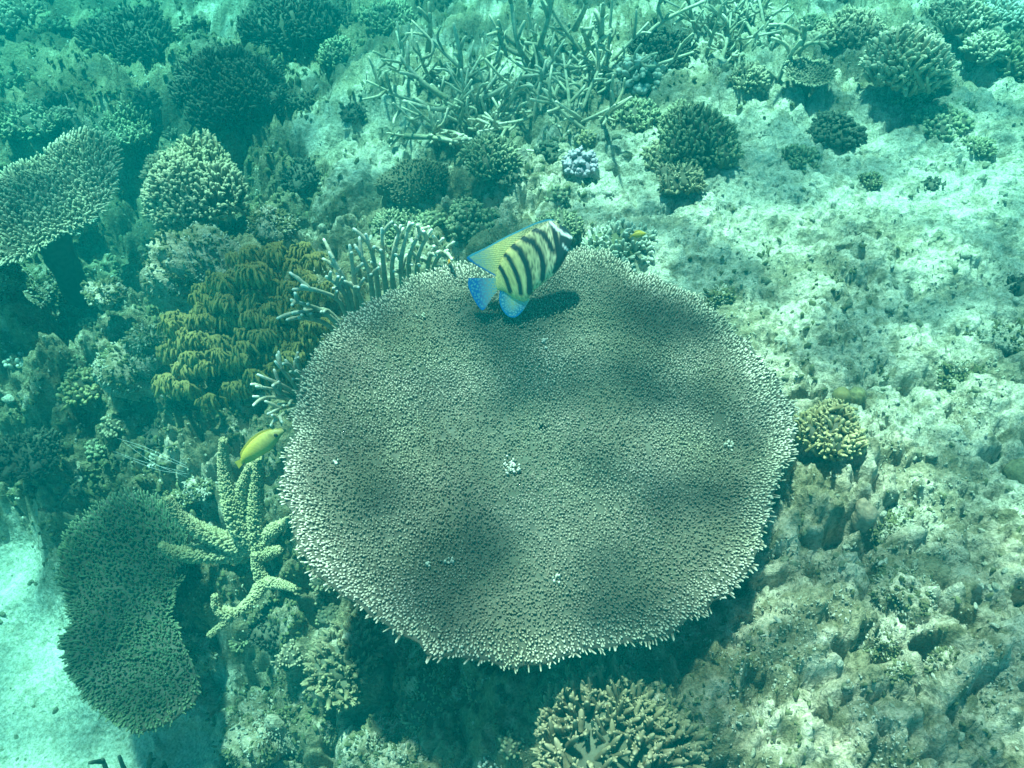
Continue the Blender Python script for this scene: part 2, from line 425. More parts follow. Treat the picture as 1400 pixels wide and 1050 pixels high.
# ================================================================== CORAL BUILDERS
def fib_dome(n, tmax, g):
    k = np.arange(n) + .5
    z = 1 - k / n * (1 - math.cos(tmax)); ph = k * 2.399963 + g.random() * 6.28
    s = np.sqrt(1 - z * z)
    return np.stack([s * np.cos(ph), s * np.sin(ph), z], 1)
def uneven(U, seed, amp):
    """radius factor over directions, so that outlines are not round"""
    g = np.random.default_rng(seed); f = np.ones(len(U))
    for k in range(7):
        d = unit(g.normal(size=3)); f += amp * (.5 if k > 2 else 1) * np.sin((U @ d) * g.uniform(2, 6) + g.random() * 6.28) / 2.2
    return f
def bushy(name, label, cat, px, py, wpx, mat, hr=.7, yr=1.0, sp=6.0, blen=16.0, brad=2.6, tm=TIP, tag='branchlet', up=.35, tmax=1.75,
          single=False, seed=None, lift=0.0, lean=(0, 0), amp=.12, jit=.25, group=None, base_mat=None, twig=1, pos=None, core=.74, lobes=6):
    seed = seed if seed is not None else int(px * 7 + py * 13); g = np.random.default_rng(seed)
    m = mpp(hit(px, py)); a = wpx / 2 * m; c = a * hr * 1.25
    B = hit(px, py + .5 * c * math.cos(PITCH) / m) if pos is None else np.asarray(pos, float)
    m = mpp(B); a = wpx / 2 * m; c = a * hr * 1.25
    B = B + np.array([0, 0, lift - .02 * a])
    t = thing(name, label, cat, B, group)
    ax = np.array([a, a * yr, c])
    area = 2 * math.pi * a * a * (.45 + .55 * hr) * yr
    subs = [(np.zeros(3), 1.0 if lobes <= 1 else .74)]
    for q in range(lobes if lobes > 1 else 0):
        an = q * 6.28 / lobes + g.uniform(-.8, .8); w = g.uniform(.28, .64)
        subs.append((np.array([math.cos(an), math.sin(an), g.uniform(-.1, .35)]) * (1 - w) * g.uniform(.85, 1.1), w))
    SS, NN, cores = [], [], []
    for q, (o_, w) in enumerate(subs):
        n = max(12, int(area * w * w / (sp * m) ** 2))
        U = fib_dome(n, tmax, g); U = unit(U + g.normal(0, .8 / math.sqrt(n), U.shape))
        nf = fbm(U[:, 0] * 3.5 + U[:, 2] * 2 + q * 7, U[:, 1] * 3.5 - U[:, 2] * 2, seed % 1000, 3)
        f = (uneven(U, seed + q, amp) + .34 * (nf - .5))[:, None]; Z = U * f * w + o_
        keep = (nf > .30) | (g.random(n) < .3)
        for q2, (o2, w2) in enumerate(subs):
            if q2 != q: keep &= np.linalg.norm(Z - o2, axis=1) > w2 * .9
        SS.append((Z * ax)[keep]); NN.append(unit(U / ax)[keep])
        cv, cf = ICO[3 if wpx > 60 else 2]; cw = (cv * core * w * uneven(cv, seed + q, amp)[:, None] + o_) * ax
        cw[:, 2] = np.where(cw[:, 2] < 0, cw[:, 2] * .5 - .02, cw[:, 2]); cw[:, 0] += lean[0] * cw[:, 2]; cw[:, 1] += lean[1] * cw[:, 2]
        cores.append((cw + unit(cv) * blob(cv * 3 + 5, seed + q, .12 * a * w, 1.6)[:, None], cf))
    S, N = np.concatenate(SS), np.concatenate(NN); n = len(S)
    S[:, 0] += lean[0] * S[:, 2]; S[:, 1] += lean[1] * S[:, 2]
    D = unit(N * (1 - up) + np.array([0, 0, up]) + g.normal(0, jit, N.shape))
    L = blen * m * g.uniform(.55, 1.35, n); r = brad * m * g.uniform(.7, 1.2, n)
    P = S - D * L[:, None] * .8
    ok = (S[:, 2] + B[2]) > height(S[:, 0] + B[0], S[:, 1] + B[1]) - L * .3
    S, D, L, r, P = S[ok], D[ok], L[ok], r[ok], P[ok]
    # core that carries the branchlets
    mbc = MB()
    for cw, cf in cores: mbc.add(cw, cf, np.zeros(len(cw)))
    link('base', mbc.mesh('base', base_mat or mat), t)
    if single:
        place_parts(tag, tm, tag, mat, t, np.zeros(3), P, D, L, r, g)
        if twig:
            mb = MB(); k = np.repeat(np.arange(len(P)), twig); q = len(k)
            sd_ = unit(np.cross(D[k], g.normal(size=(q, 3))))
            scatter(mb, NUB, P[k] + D[k] * (L[k] * g.uniform(.35, .9, q))[:, None], unit(sd_ + D[k] * .7), r[k] * g.uniform(1.3, 2.2, q), r[k] * .45, g, .4)
            link('side_nubs', mb.mesh('side_nubs', mat), t, kind='stuff')
    else:
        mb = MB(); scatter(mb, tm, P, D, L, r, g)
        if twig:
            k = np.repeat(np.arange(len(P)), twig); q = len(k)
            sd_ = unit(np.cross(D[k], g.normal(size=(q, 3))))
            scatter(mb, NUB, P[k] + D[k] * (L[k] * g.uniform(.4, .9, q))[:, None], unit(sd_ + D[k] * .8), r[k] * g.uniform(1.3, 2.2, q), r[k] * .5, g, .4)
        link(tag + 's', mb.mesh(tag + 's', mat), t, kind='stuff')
    return t
def plane_hit(px, py, p0, n):
    d = ray(px, py)
    return C0 + d * (((p0 - C0) @ n) / (d @ n))
def table(name, label, cat, outline, centre, z, tilt, mat, under, pitch, blen, brad, thick=.02, dish=.03, rim_single=0, seed=1, stalk=.16, rimlen=1.35, wav=.012, pig=.42):
    """table coral: outline in photo pixels on a plane through the centre pixel at height z; tilt = (dz/dx, dz/dy)"""
    g = np.random.default_rng(seed)
    n = unit(np.array([-tilt[0], -tilt[1], 1.0])); p0 = at(centre[0], centre[1], z)
    ex = unit(np.array([1, 0, tilt[0]])); ey = np.cross(n, ex)
    Q = np.array([plane_hit(a, b, p0, n) - p0 for a, b in outline]); u, v = Q @ ex, Q @ ey
    cx, cyy = (u.min() + u.max()) / 2, (v.min() + v.max()) / 2
    p0 = p0 + ex * cx + ey * cyy; u, v = u - cx, v - cyy
    th = np.arctan2(v, u); rr = np.hypot(u, v); o = np.argsort(th); th, rr = th[o], rr[o]
    wob = [(g.integers(9, 60), g.random() * 6.28, g.uniform(.002, .007)) for _ in range(9)]
    def rad(a):
        b = np.interp(a, np.concatenate([th - 2 * math.pi, th, th + 2 * math.pi]), np.tile(rr, 3))
        return b * (1 + sum(w * np.sin(k * a + p) for k, p, w in wob))
    Rm = rr.mean()
    def zz(x, y):
        q = np.hypot(x, y) / Rm
        return dish * (q * q - .6) + wav * (fbm(x * 5 + 9, y * 5, seed, 2) - .5) * 2 + .5 * wav * (fbm(x * 24 + 2, y * 24, seed + 40, 2) - .5) * np.clip(1.3 - q, 0, 1)
    def W(x, y, h):
        return ex * x[..., None] + ey * y[..., None] + n * h[..., None]
    ground = hz(p0[0], p0[1])
    root = thing(name, label, cat, (p0[0], p0[1], ground))
    off = p0 - np.array([p0[0], p0[1], ground])
    # slab with underside
    ns, nr = 160, 26
    A = np.linspace(-math.pi, math.pi, ns, endpoint=False); RA = rad(A) * .985
    rows, T = [], []
    for q in np.linspace(.02, 1, nr):
        x, y = np.cos(A) * RA * q, np.sin(A) * RA * q; rows.append(W(x, y, zz(x, y)))
    for q in np.linspace(1, .02, 16):
        x, y = np.cos(A) * RA * q, np.sin(A) * RA * q; rows.append(W(x, y, zz(x, y) - thick * (.35 + 1.6 * (1 - q)) ))
    V = np.concatenate(rows) + off; k = len(rows)
    i = np.arange(k - 1)[:, None] * ns; j = np.arange(ns)[None]
    a_, b_ = (i + j).ravel(), (i + (j + 1) % ns).ravel()
    F = np.stack([a_, b_, b_ + ns, a_ + ns], 1)
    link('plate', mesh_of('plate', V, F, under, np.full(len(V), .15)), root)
    # stalk down to the reef
    sp_ = spline([(0, 0, -.12), tuple(off * .45), tuple(off - n * (thick * 2.2 + .055))], 9)
    sp_[-1] = sp_[-2] + (sp_[-1] - sp_[-2]) * .3
    v_, f_, t_ = tube(sp_, Rm * stalk * np.array([1.5, 1.2, 1, .95, .95, 1.0, 1.1, 1.2, 1.3]), 18, .25, seed)
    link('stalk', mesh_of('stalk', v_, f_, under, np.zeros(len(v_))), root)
    # branchlets on the top face
    ext = rr.max() * 1.05; gy = pitch * .866
    X, Y = np.meshgrid(np.arange(-ext, ext, pitch), np.arange(-ext, ext, gy))
    X = X + (np.arange(X.shape[0]) % 2)[:, None] * pitch * .5
    X = (X + g.normal(0, pitch * .22, X.shape)).ravel(); Y = (Y + g.normal(0, pitch * .22, Y.shape)).ravel()
    q = np.hypot(X, Y) / rad(np.arctan2(Y, X)); ok = (q < .975) & ((fbm(X * 40, Y * 40, seed + 21, 2) > .2) | (q > .8)) & (g.random(len(X)) > .05); X, Y, q = X[ok], Y[ok], q[ok]
    radial = W(np.cos(np.arctan2(Y, X)), np.sin(np.arctan2(Y, X)), np.zeros(len(X)))
    lean = (.06 + .85 * np.clip((q - .62) / .36, 0, 1) ** 1.7)[:, None]
    D = unit(n * 1.0 + radial * lean + g.normal(0, .3, radial.shape))
    cl = fbm(X * 14 + 3, Y * 14, seed + 3, 3)
    L = blen * g.uniform(.5, 1.4, len(X)) * (.75 + .5 * cl) * (1 + .25 * np.clip((q - .7) / .3, 0, 1)); r = brad * g.uniform(.8, 1.2, len(X))
    P = W(X, Y, zz(X, Y)) + off - D * L[:, None] * .25
    tm_ = np.clip(pig + .3 * (fbm(X * 6, Y * 6 + 4, seed + 8, 3) - .5) * 2 + .58 * np.clip((q - .85) / .12, 0, 1), .1, 1)
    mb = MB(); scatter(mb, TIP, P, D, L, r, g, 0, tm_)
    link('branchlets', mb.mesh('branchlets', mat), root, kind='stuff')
    # the rim: splayed fingers
    nrim = int(2 * math.pi * Rm / (pitch * .42))
    mbr = MB()
    a = np.linspace(-math.pi, math.pi, nrim, endpoint=False) + g.normal(0, .3 * 6.28 / nrim, nrim)
    q = g.uniform(.93, .995, nrim); x, y = np.cos(a) * rad(a) * q, np.sin(a) * rad(a) * q
    radial = W(np.cos(a), np.sin(a), np.zeros(nrim)); tang = np.cross(n, radial)
    D = unit(radial + n * g.uniform(-.05, .6, nrim)[:, None] + tang * g.normal(0, .38, nrim)[:, None])
    L = blen * rimlen * g.uniform(.7, 1.35, nrim); P = W(x, y, zz(x, y)) + off - D * L[:, None] * .3 - n * thick * .1
    r = brad * g.uniform(.65, 1.05, nrim)
    one = np.zeros(nrim, bool)
    if rim_single:
        # the rim fingers that show largest are parts of their own: those on the near side
        near = np.argsort(y)[:rim_single]; one[near] = True
        place_parts('rim_branchlet', TIP, 'rim_branchlet', mat, root, np.zeros(3), P[one], D[one], L[one], r[one], g)
    scatter(mbr, TIP, P[~one], D[~one], L[~one], r[~one], g)
    link('rim_branchlets', mbr.mesh('rim_branchlets', mat), root, kind='stuff')
    return root, p0, ex, ey, n, zz, off
def branch_part(root, org, pts, r0, r1, mat, g, nubs=0, nubr=.3, twigs=(), name='branch', k=8, lump=.18):
    mb = MB(); path = spline(pts, max(6, 4 * len(pts)))
    rr = np.linspace(r0, r1, len(path)); mb.add(*tube(path, rr, k, lump, int(g.integers(1e6))))
    tg = unit(np.gradient(path, axis=0))
    if nubs:
        L = np.linalg.norm(np.diff(path, axis=0), axis=1).sum(); n = int(nubs * L * (r0 + r1) * 3.14 / (nubr * (r0 + r1)) ** 2)
        u = g.uniform(0, len(path) - 1.01, n); i = u.astype(int); f = (u - i)[:, None]
        p = path[i] * (1 - f) + path[i + 1] * f; d = unit(np.cross(tg[i], g.normal(size=(n, 3)))); r = rr[i]
        scatter(mb, NUB, p + d * (r * .85)[:, None], unit(d + tg[i] * .7), r * g.uniform(.45, .95, n), r * .2 + .0014, g, .3)
        tip = path[-1] + tg[-1] * rr[-1] * .3; q = 6
        scatter(mb, NUB, np.repeat(tip[None], q, 0), unit(tg[-1] + g.normal(0, .5, (q, 3))), np.full(q, r1 * .9), np.full(q, r1 * .25), g, .5)
    for tp, ta, tb in twigs:
        tw = spline(tp, 6); mb.add(*tube(tw, np.linspace(ta, tb, 6), 6, lump, int(g.integers(1e6))))
    return link(name, mb.mesh(name, mat, org), root)
def stag_drawn(name, label, cat, lines, mat, r_px, tip_px, seed=3, nubs=0, group=None, twig=0, twiglen=.05, base=None, nubr=.3):
    """staghorn colony whose branches follow photo pixels at chosen heights: lines = [((px,py,z), ...), ...]"""
    g = np.random.default_rng(seed)
    pts = [[at(*p) for p in l] for l in lines]
    org = np.mean([p[0] for p in pts], 0); org[2] = hz(org[0], org[1])
    root = thing(name, label, cat, org, group)
    for l, p in zip(lines, pts):
        s = l[-1][3] if len(l[-1]) > 3 else 1.0
        m = mpp(p[0]); path = spline(p, 12); tg = unit(np.gradient(path, axis=0)); tw = []
        for q in range(twig):
            i = int(g.integers(4, 11)); d = unit(tg[i] * .9 + unit(np.cross(tg[i], g.normal(size=3))) * .8 + np.array([0, 0, .25]))
            e = path[i] + d * twiglen * g.uniform(.5, 1.2); w = r_px * m
            tw.append(([path[i], (path[i] + e) / 2 + np.array([0, 0, .004]), e], w * .75, w * .45))
        branch_part(root, org, p, r_px * m, tip_px * m, mat, g, nubs, nubr, tw)
    return root
def thicket(name, label, cat, area, n, mat, length, rad_, seed, nlean=.8, group=None):
    """staghorn thicket: branches rooted on the reef within a photo box, arching up and out"""
    g = np.random.default_rng(seed); x0, y0, x1, y1 = area
    roots = [hit(g.uniform(x0, x1), g.uniform(y0, y1)) for _ in range(n)]
    org = np.mean(roots, 0); org[2] = hz(org[0], org[1]); root = thing(name, label, cat, org, group)
    for p in roots:
        p = p - np.array([0, 0, .02])
        d = unit(np.array([g.normal(0, nlean), g.normal(.1, nlean), g.uniform(.15, .9)])); L = length * g.uniform(.6, 1.25)
        bend = g.normal(0, .22, 3); bend[2] = abs(bend[2]) * .6
        mid = p + d * L * .5 + bend * L * .25; end = p + d * L + bend * L * .9
        path = spline([p, mid, end], 12); tg = unit(np.gradient(path, axis=0)); tw = []
        for q in range(int(g.integers(2, 5))):
            i = int(g.integers(3, 10)); dd = unit(tg[i] * .8 + unit(np.cross(tg[i], g.normal(size=3))) * .9 + np.array([0, 0, .2]))
            e = path[i] + dd * L * g.uniform(.18, .5); tw.append(([path[i], (path[i] + e) / 2 + g.normal(0, .012, 3), e], rad_ * .8, rad_ * .5))
        branch_part(root, org, [p, mid, end], rad_ * g.uniform(.85, 1.2), rad_ * .5, mat, g, 0, .3, tw)
    return root
def rock(name, label, cat, px, py, wpx, hr=.7, yr=.9, seed=None, colour=None, alg=.5, lift=0.0, lumps=.16, group=None, sub=5, sink=.42):
    seed = seed if seed is not None else int(px * 3 + py * 5)
    P = hit(px, py); m = mpp(P); a = wpx / 2 * m
    P = hit(px, py + .4 * a * hr / m); V, F = ICO[sub]
    f = uneven(V, seed, .22)
    Q = V * a
    w1, _, c1 = worley((Q[:, 0] + Q[:, 2] * .7) / .07 + 9, (Q[:, 1] - Q[:, 2] * .6) / .07, seed)
    w2, _, c2 = worley((Q[:, 0] + Q[:, 2] * .7) / .03 + 9, (Q[:, 1] - Q[:, 2] * .6) / .03, seed + 1)
    nz = fbm((Q[:, 0] + Q[:, 2] * .7) / .03, (Q[:, 1] - Q[:, 2] * .6) / .03, seed, 4) - .5
    pt = np.clip((fbm((Q[:, 0] + Q[:, 2] * .7) / .05, (Q[:, 1] - Q[:, 2] * .6) / .05, seed + 7, 3) - .6) / .1, 0, 1)
    k = .7 + 1.6 * lumps
    dr = k * (.040 * dome(w1) * c1 + .016 * dome(w2) * c2 + .03 * nz - .022 * pt) - .02
    W = V * f[:, None] * np.array([a, a * yr, a * hr]) * .95 + V * np.clip(dr, -a * .3, a * .45)[:, None]
    P = P + np.array([0, 0, a * hr * (1 - 2 * sink) * .5 + lift])
    X, Y = W[:, 0] + P[0] + W[:, 2] * .6, W[:, 1] + P[1] - W[:, 2] * .5
    fl = np.zeros((len(W), 4)); fl[:, 1] = 1; fl[:, 2] = alg
    c = ground_colour(X, Y, fl, c2)
    if colour: c = c * .4 + np.array(colour) * .6 * (.8 + .4 * c2)[:, None]
    o = link(name, mesh_of(name, W, F, ROCK, paint=c), None, P, label=label, cat=cat, group=group)
    g = np.random.default_rng(seed); up_ = np.nonzero(V[:, 2] > -.2)[0]
    cl = fbm(V[:, 0] * 5 + V[:, 2] * 4, V[:, 1] * 5 - V[:, 2] * 3, seed + 60, 3)
    for mt, lo, nm in ((M_turf, .5, 'algae_tufts'), (M_grit, .0, 'encrusting_growth')):
        k = up_[(cl[up_] > .5) if lo else (cl[up_] < .47)]
        if len(k) < 8: continue
        k = g.choice(k, min(len(k), 420)); mb = MB(); n = len(k)
        L = g.uniform(3, 9, n) * m * (1 if lo else .7)
        scatter(mb, NUB, W[k] - V[k] * L[:, None] * .2 + g.normal(0, .003, (n, 3)), unit(V[k] + g.normal(0, .5, (n, 3))), L, L * g.uniform(.2, .42, n), g)
        link(nm, mb.mesh(nm, mt), o, kind='stuff')
    return o

# ------------------------------------------------------------------ coral pigments
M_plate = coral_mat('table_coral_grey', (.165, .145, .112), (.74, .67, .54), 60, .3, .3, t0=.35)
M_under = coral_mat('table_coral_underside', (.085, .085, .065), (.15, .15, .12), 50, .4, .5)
M_green = coral_mat('table_coral_green', (.07, .12, .07), (.22, .25, .15), 50, .3, .3)
M_tan = coral_mat('coral_tan', (.19, .165, .10), (.50, .42, .28), 60, .3, .3)
M_cream = coral_mat('coral_cream', (.27, .24, .16), (.60, .53, .38), 60, .3, .3)
M_umber = coral_mat('coral_umber', (.13, .11, .065), (.36, .295, .185), 60, .3, .3)
M_olive = coral_mat('coral_olive', (.13, .145, .08), (.36, .36, .22), 60, .3, .3)
M_dark = coral_mat('coral_dark', (.03, .04, .032), (.09, .105, .075), 60, .3, .3)
M_brown = coral_mat('coral_brown', (.085, .08, .05), (.17, .155, .10), 60, .3, .3)
M_pale = coral_mat('coral_pale', (.32, .32, .25), (.66, .64, .54), 60, .25, .3)
M_yell = coral_mat('coral_yellow', (.20, .165, .07), (.56, .46, .24), 60, .25, .3)
M_stag = coral_mat('staghorn_tan', (.24, .22, .14), (.66, .58, .43), 70, .4, .5, t0=.05, t1=.85)
M_white = coral_mat('staghorn_white_tip', (.48, .44, .34), (.85, .82, .74), 70, .3, .4, t0=.8)
M_thick = coral_mat('branching_yellow_green', (.27, .24, .12), (.52, .44, .26), 70, .3, .4)
M_purp = coral_mat('coral_purple', (.24, .19, .24), (.50, .42, .48), 60, .25, .3)
M_soft = coral_mat('leather_coral_olive', (.15, .12, .04), (.38, .29, .105), 60, .3, .2, t0=.1, t1=1.0)
M_softb = coral_mat('leather_coral_base', (.13, .12, .05), (.2, .18, .08), 60, .3, .3)
M_core = coral_mat('coral_core', (.10, .10, .07), (.2, .2, .15), 60, .35, .4)

M_turf = coral_mat('turf_algae', (.10, .105, .05), (.2, .2, .10), 40, .4, 0)
M_grit = coral_mat('grit', (.34, .32, .25), (.56, .53, .43), 40, .4, 0)
# ================================================================== THE BIG TABLE CORAL
OUT = [(790,345),(830,352),(870,372),(920,392),(960,415),(995,445),(1030,480),(1060,515),(1080,550),(1090,590),(1088,625),(1068,655),(1060,690),(1048,730),(1030,775),
       (1005,810),(975,838),(940,858),(900,878),(860,884),(810,895),(770,905),(730,920),(700,922),(660,912),(620,910),(590,903),(555,880),(510,855),(480,835),(450,810),
       (420,775),(400,740),(388,700),(383,660),(390,610),(400,570),(410,520),(425,485),(450,460),(480,435),(520,405),(560,380),(600,366),(645,362),(690,360),(740,352)]
tab, tp0, tex, tey, tn, tzz, toff = table('table_coral', 'large round grey table coral with pale fingered rim filling the middle', 'coral', OUT, (735, 635), .22, (0, 0), M_plate, M_under,
      .0076, .0105, .0027, .03, .03, 280, 1, .16, 1.5, .016, .5)
g = np.random.default_rng(5)
M_bleach_dapple = coral_mat('bleached_and_dapple', (.36, .34, .28), (.58, .55, .47), 60, .2, .2)
def on_table(px, py):
    q = plane_hit(px, py, tp0, tn) - tp0; x, y = q @ tex, q @ tey
    return tp0 + tex * x + tey * y + tn * (float(tzz(np.array([x]), np.array([y]))[0]) + .008)
for (px, py, n, s) in ((700, 634, 30, .012), (583, 771, 4, .003), (998, 607, 9, .006), (745, 466, 7, .008), (760, 797, 6, .006), (613, 765, 6, .006), (462, 634, 5, .005), (579, 434, 6, .004)):  # the patch just below the fish paints a light dapple; the rest is bleaching
    c = on_table(px, py); P = c + np.stack([g.normal(0, s, n), g.normal(0, s, n), np.zeros(n) - .006], 1)
    mb = MB(); scatter(mb, KNOB, P, unit(np.array([0, 0, 1.]) + g.normal(0, .35, (n, 3))), g.uniform(.011, .015, n), g.uniform(.0022, .0036, n), g)
    link('bleached_and_dapple_patch', mb.mesh('bleached_and_dapple_patch', M_bleach_dapple, np.array(tab.location)), tab)

# ================================================================== OTHER TABLE CORALS
table('table_coral', 'tilted tan table coral at the left edge below the dark bushes', 'coral',
      [(-60,270),(0,240),(35,215),(80,195),(125,188),(155,200),(162,225),(155,255),(130,290),(100,315),(60,335),(20,352),(-30,365),(-80,350),(-90,310)], (40, 275), -.08, (.0, .22),
      M_cream, M_under, .0145, .032, .0052, .035, .03, 0, 21, .2, 1.2, .04, .8)
table('table_coral', 'dark green table coral overhanging the pale sand in the lower left', 'coral',
      [(150,690),(185,678),(225,690),(250,725),(255,770),(235,805),(225,840),(250,880),(272,920),(283,955),(270,985),(235,1005),(205,1014),(170,995),(140,975),(112,945),(92,905),(82,870),(92,845),
       (84,800),(84,765),(100,725)], (170, 845), -.42, (.12, .06), M_green, M_under, .0105, .020, .0036, .035, .03, 0, 33, .18, 1.0, .04, .5)
table('table_coral', 'small pale shelf of table coral beside the fan-shaped tan coral', 'coral',
      [(1072,92),(1085,80),(1110,84),(1135,92),(1140,104),(1130,113),(1110,117),(1090,112),(1076,102)], (1105, 98), .13, (0, .1), M_cream, M_under, .013, .014, .0045, .02, .01, 0, 44, .25, 1.0, .005)

# ================================================================== BUSHY COLONIES
bushy('bushy_coral', 'tan bushy coral with sunlit crown beside the tilted left table coral', 'coral', 262, 232, 158, M_tan, hr=.85, sp=6.2, blen=22, brad=3.1, up=.45, twig=2, pos=at(262, 262, -.12), amp=.16, base_mat=M_core)
rock('reef_rock', 'shaded rock pillar under the tan bushy crown', 'rock', 268, 318, 70, 2.0, .9, alg=.7, lumps=.2, sub=5, lift=-.06, sink=.3)
bushy('bushy_coral', 'big dark bushy coral on the sand behind the tan crown', 'coral', 312, 108, 150, M_dark, hr=.75, sp=5.5, blen=22, brad=2.4, up=.5, amp=.2, base_mat=M_core)
bushy('bushy_coral', 'dim dark coral mass at the top beside the sand gap', 'coral', 182, 42, 130, M_dark, hr=.6, sp=5.5, blen=20, brad=2.4, amp=.2, base_mat=M_core)
bushy('bushy_coral', 'low green bushy coral filling the gap above the tilted table coral', 'coral', 150, 165, 120, M_olive, hr=.4, sp=5.5, blen=18, brad=2.2, amp=.2, base_mat=M_core)
bushy('bushy_coral', 'dim bushy coral cut by the top edge left of the staghorn thicket', 'coral', 400, 18, 150, M_dark, hr=.5, sp=6, blen=20, brad=2.4, amp=.2, base_mat=M_core)
bushy('bushy_coral', 'dim bushy coral at the top edge just left of the staghorn', 'coral', 530, 20, 90, M_olive, hr=.5, sp=6, blen=18, brad=2.4, amp=.2, base_mat=M_core)
bushy('bushy_coral', 'small green rounded coral alone on sand left of the staghorn thicket', 'coral', 466, 72, 58, M_olive, hr=.75, sp=5.2, blen=13, brad=2.1, base_mat=M_core, lift=.03)
bushy('bushy_coral', 'little dark tuft coral below the small rounded coral', 'coral', 482, 152, 36, M_dark, hr=.7, sp=5, blen=11, brad=2, base_mat=M_core)
bushy('bushy_coral', 'low dark tuft on the sand left of the little tuft', 'coral', 412, 132, 40, M_dark, hr=.5, sp=5, blen=12, brad=2, base_mat=M_core)
bushy('bushy_coral', 'fuzzy dark brown dome coral below the staghorn thicket', 'coral', 566, 238, 108, M_brown, hr=.6, yr=.85, sp=3.6, blen=8, brad=1.4, jit=.2, base_mat=M_brown, core=.9, amp=.1, lean=(.25, .2), lobes=2, twig=0)
bushy('bushy_coral', 'grey green rounded coral between brown dome and purple knobs', 'coral', 670, 222, 82, M_olive, hr=.75, sp=5, blen=15, brad=2, base_mat=M_core, lift=.05)
bushy('knobby_coral', 'pale knobby coral directly above the striped fish tail', 'coral', 645, 292, 74, M_olive, hr=.75, sp=6.2, blen=11, brad=2.9, tm=KNOB, tag='knob', base_mat=M_core)
bushy('bushy_coral', 'low dark brown bush behind the white tipped staghorn', 'coral', 560, 300, 100, M_olive, hr=.5, sp=5, blen=14, brad=1.9, base_mat=M_core)
bushy('bushy_coral', 'low green tuft coral just behind the striped fish head', 'coral', 765, 305, 70, M_olive, hr=.4, sp=5.2, blen=14, brad=2, base_mat=M_core)
bushy('bushy_coral', 'large olive bushy coral casting a shadow on the sand', 'coral', 955, 190, 122, M_olive, hr=.8, sp=6.2, blen=19, brad=2.5, up=.5, twig=2, base_mat=M_core, lift=.03, amp=.14)
bushy('bushy_coral', 'small pale tipped coral attached below the large olive bush', 'coral', 928, 255, 70, M_tan, hr=.5, sp=6, blen=15, brad=2.4, single=True, twig=2, base_mat=M_core, lift=.05)
bushy('bushy_coral', 'loose yellowish coral clump left of the large olive bush', 'coral', 905, 210, 62, M_tan, hr=.6, sp=6.5, blen=15, brad=2.6, base_mat=M_core, twig=2)
bushy('knobby_coral', 'cauliflower coral of pale round knobs right of the staghorn thicket', 'coral', 878, 98, 78, M_pale, hr=.8, sp=10, blen=14, brad=5.0, tm=KNOB, tag='knob', single=True, base_mat=M_dark, up=.2)
bushy('bushy_coral', 'dark fringe coral behind the cauliflower knobs', 'coral', 905, 62, 96, M_dark, hr=.7, sp=5.5, blen=16, brad=2.2, base_mat=M_core)
bushy('bushy_coral', 'green fingered coral below the cauliflower knobs', 'coral', 866, 152, 74, M_olive, hr=.55, sp=6.5, blen=17, brad=2.6, base_mat=M_core, twig=2)
bushy('bushy_coral', 'fan-shaped tan coral with thick fingers overhanging a dark shadow', 'coral', 1220, 112, 108, M_cream, hr=.75, sp=7.2, blen=24, brad=3.2, tm=FING, tag='branch', up=.4, single=True, base_mat=M_core, lift=.12, twig=2, amp=.1, lean=(0, -.3), lobes=1)
bushy('bushy_coral', 'hazy rounded coral tucked behind the fan-shaped tan coral', 'coral', 1262, 106, 70, M_olive, hr=.8, sp=6, blen=14, brad=2.4, base_mat=M_core, lift=.02)
bushy('bushy_coral', 'low spread of stubby green knobs right below the fan-shaped coral', 'coral', 1288, 160, 80, M_olive, hr=.4, sp=7, blen=13, brad=3.2, tm=KNOB, tag='knob', base_mat=M_core)
bushy('bushy_coral', 'cream rounded coral lobe near the right edge at the top', 'coral', 1332, 82, 62, M_cream, hr=.8, sp=5.5, blen=14, brad=2.4, base_mat=M_core, lift=.08)
bushy('bushy_coral', 'cream ridge coral running up and left from the cream lobe', 'coral', 1300, 42, 92, M_cream, hr=.55, sp=5.5, blen=13, brad=2.3, base_mat=M_core, lift=.08, yr=.8)
bushy('bushy_coral', 'hazy grey bushy coral cut by the right edge at the top', 'coral', 1392, 75, 92, M_olive, hr=.8, sp=6, blen=17, brad=2.3, base_mat=M_core)
bushy('bushy_coral', 'pale coral cut by the top right corner', 'coral', 1375, 8, 70, M_pale, hr=.5, sp=6, blen=14, brad=2.5, base_mat=M_core)
bushy('bushy_coral', 'loose pale coral cluster at the top above the small shelf', 'coral', 1175, 35, 96, M_tan, hr=.6, sp=7, blen=18, brad=2.8, base_mat=M_core, twig=2, amp=.25)
bushy('bushy_coral', 'yellowish bush left of the small pale shelf', 'coral', 1022, 100, 62, M_tan, hr=.7, sp=5.6, blen=15, brad=2.3, base_mat=M_core, twig=1)
bushy('knobby_coral', 'dark knobby coral below the small pale shelf', 'coral', 1140, 172, 78, M_dark, hr=.7, sp=6.5, blen=12, brad=3.0, tm=KNOB, tag='knob', base_mat=M_core)
bushy('bushy_coral', 'dark tuft coral on the sand under the dark knobs', 'coral', 1098, 212, 58, M_olive, hr=.5, sp=5.5, blen=14, brad=2.2, base_mat=M_core)
bushy('bushy_coral', 'small olive tuft alone on the bright sand', 'coral', 1190, 244, 34, M_olive, hr=.9, sp=4.6, blen=10, brad=1.8, base_mat=M_core)
bushy('bushy_coral', 'small dark tuft alone right of the olive tuft', 'coral', 1275, 252, 38, M_dark, hr=.5, sp=4.8, blen=11, brad=1.9, base_mat=M_core)
bushy('bushy_coral', 'small grey tuft on sand near the right edge', 'coral', 1340, 196, 46, M_olive, hr=.5, sp=5, blen=12, brad=2, base_mat=M_core)
bushy('bushy_coral', 'dark clump at the right edge above the shadowed hollow', 'coral', 1398, 388, 50, M_dark, hr=.6, sp=5.5, blen=13, brad=2.3, base_mat=M_core)
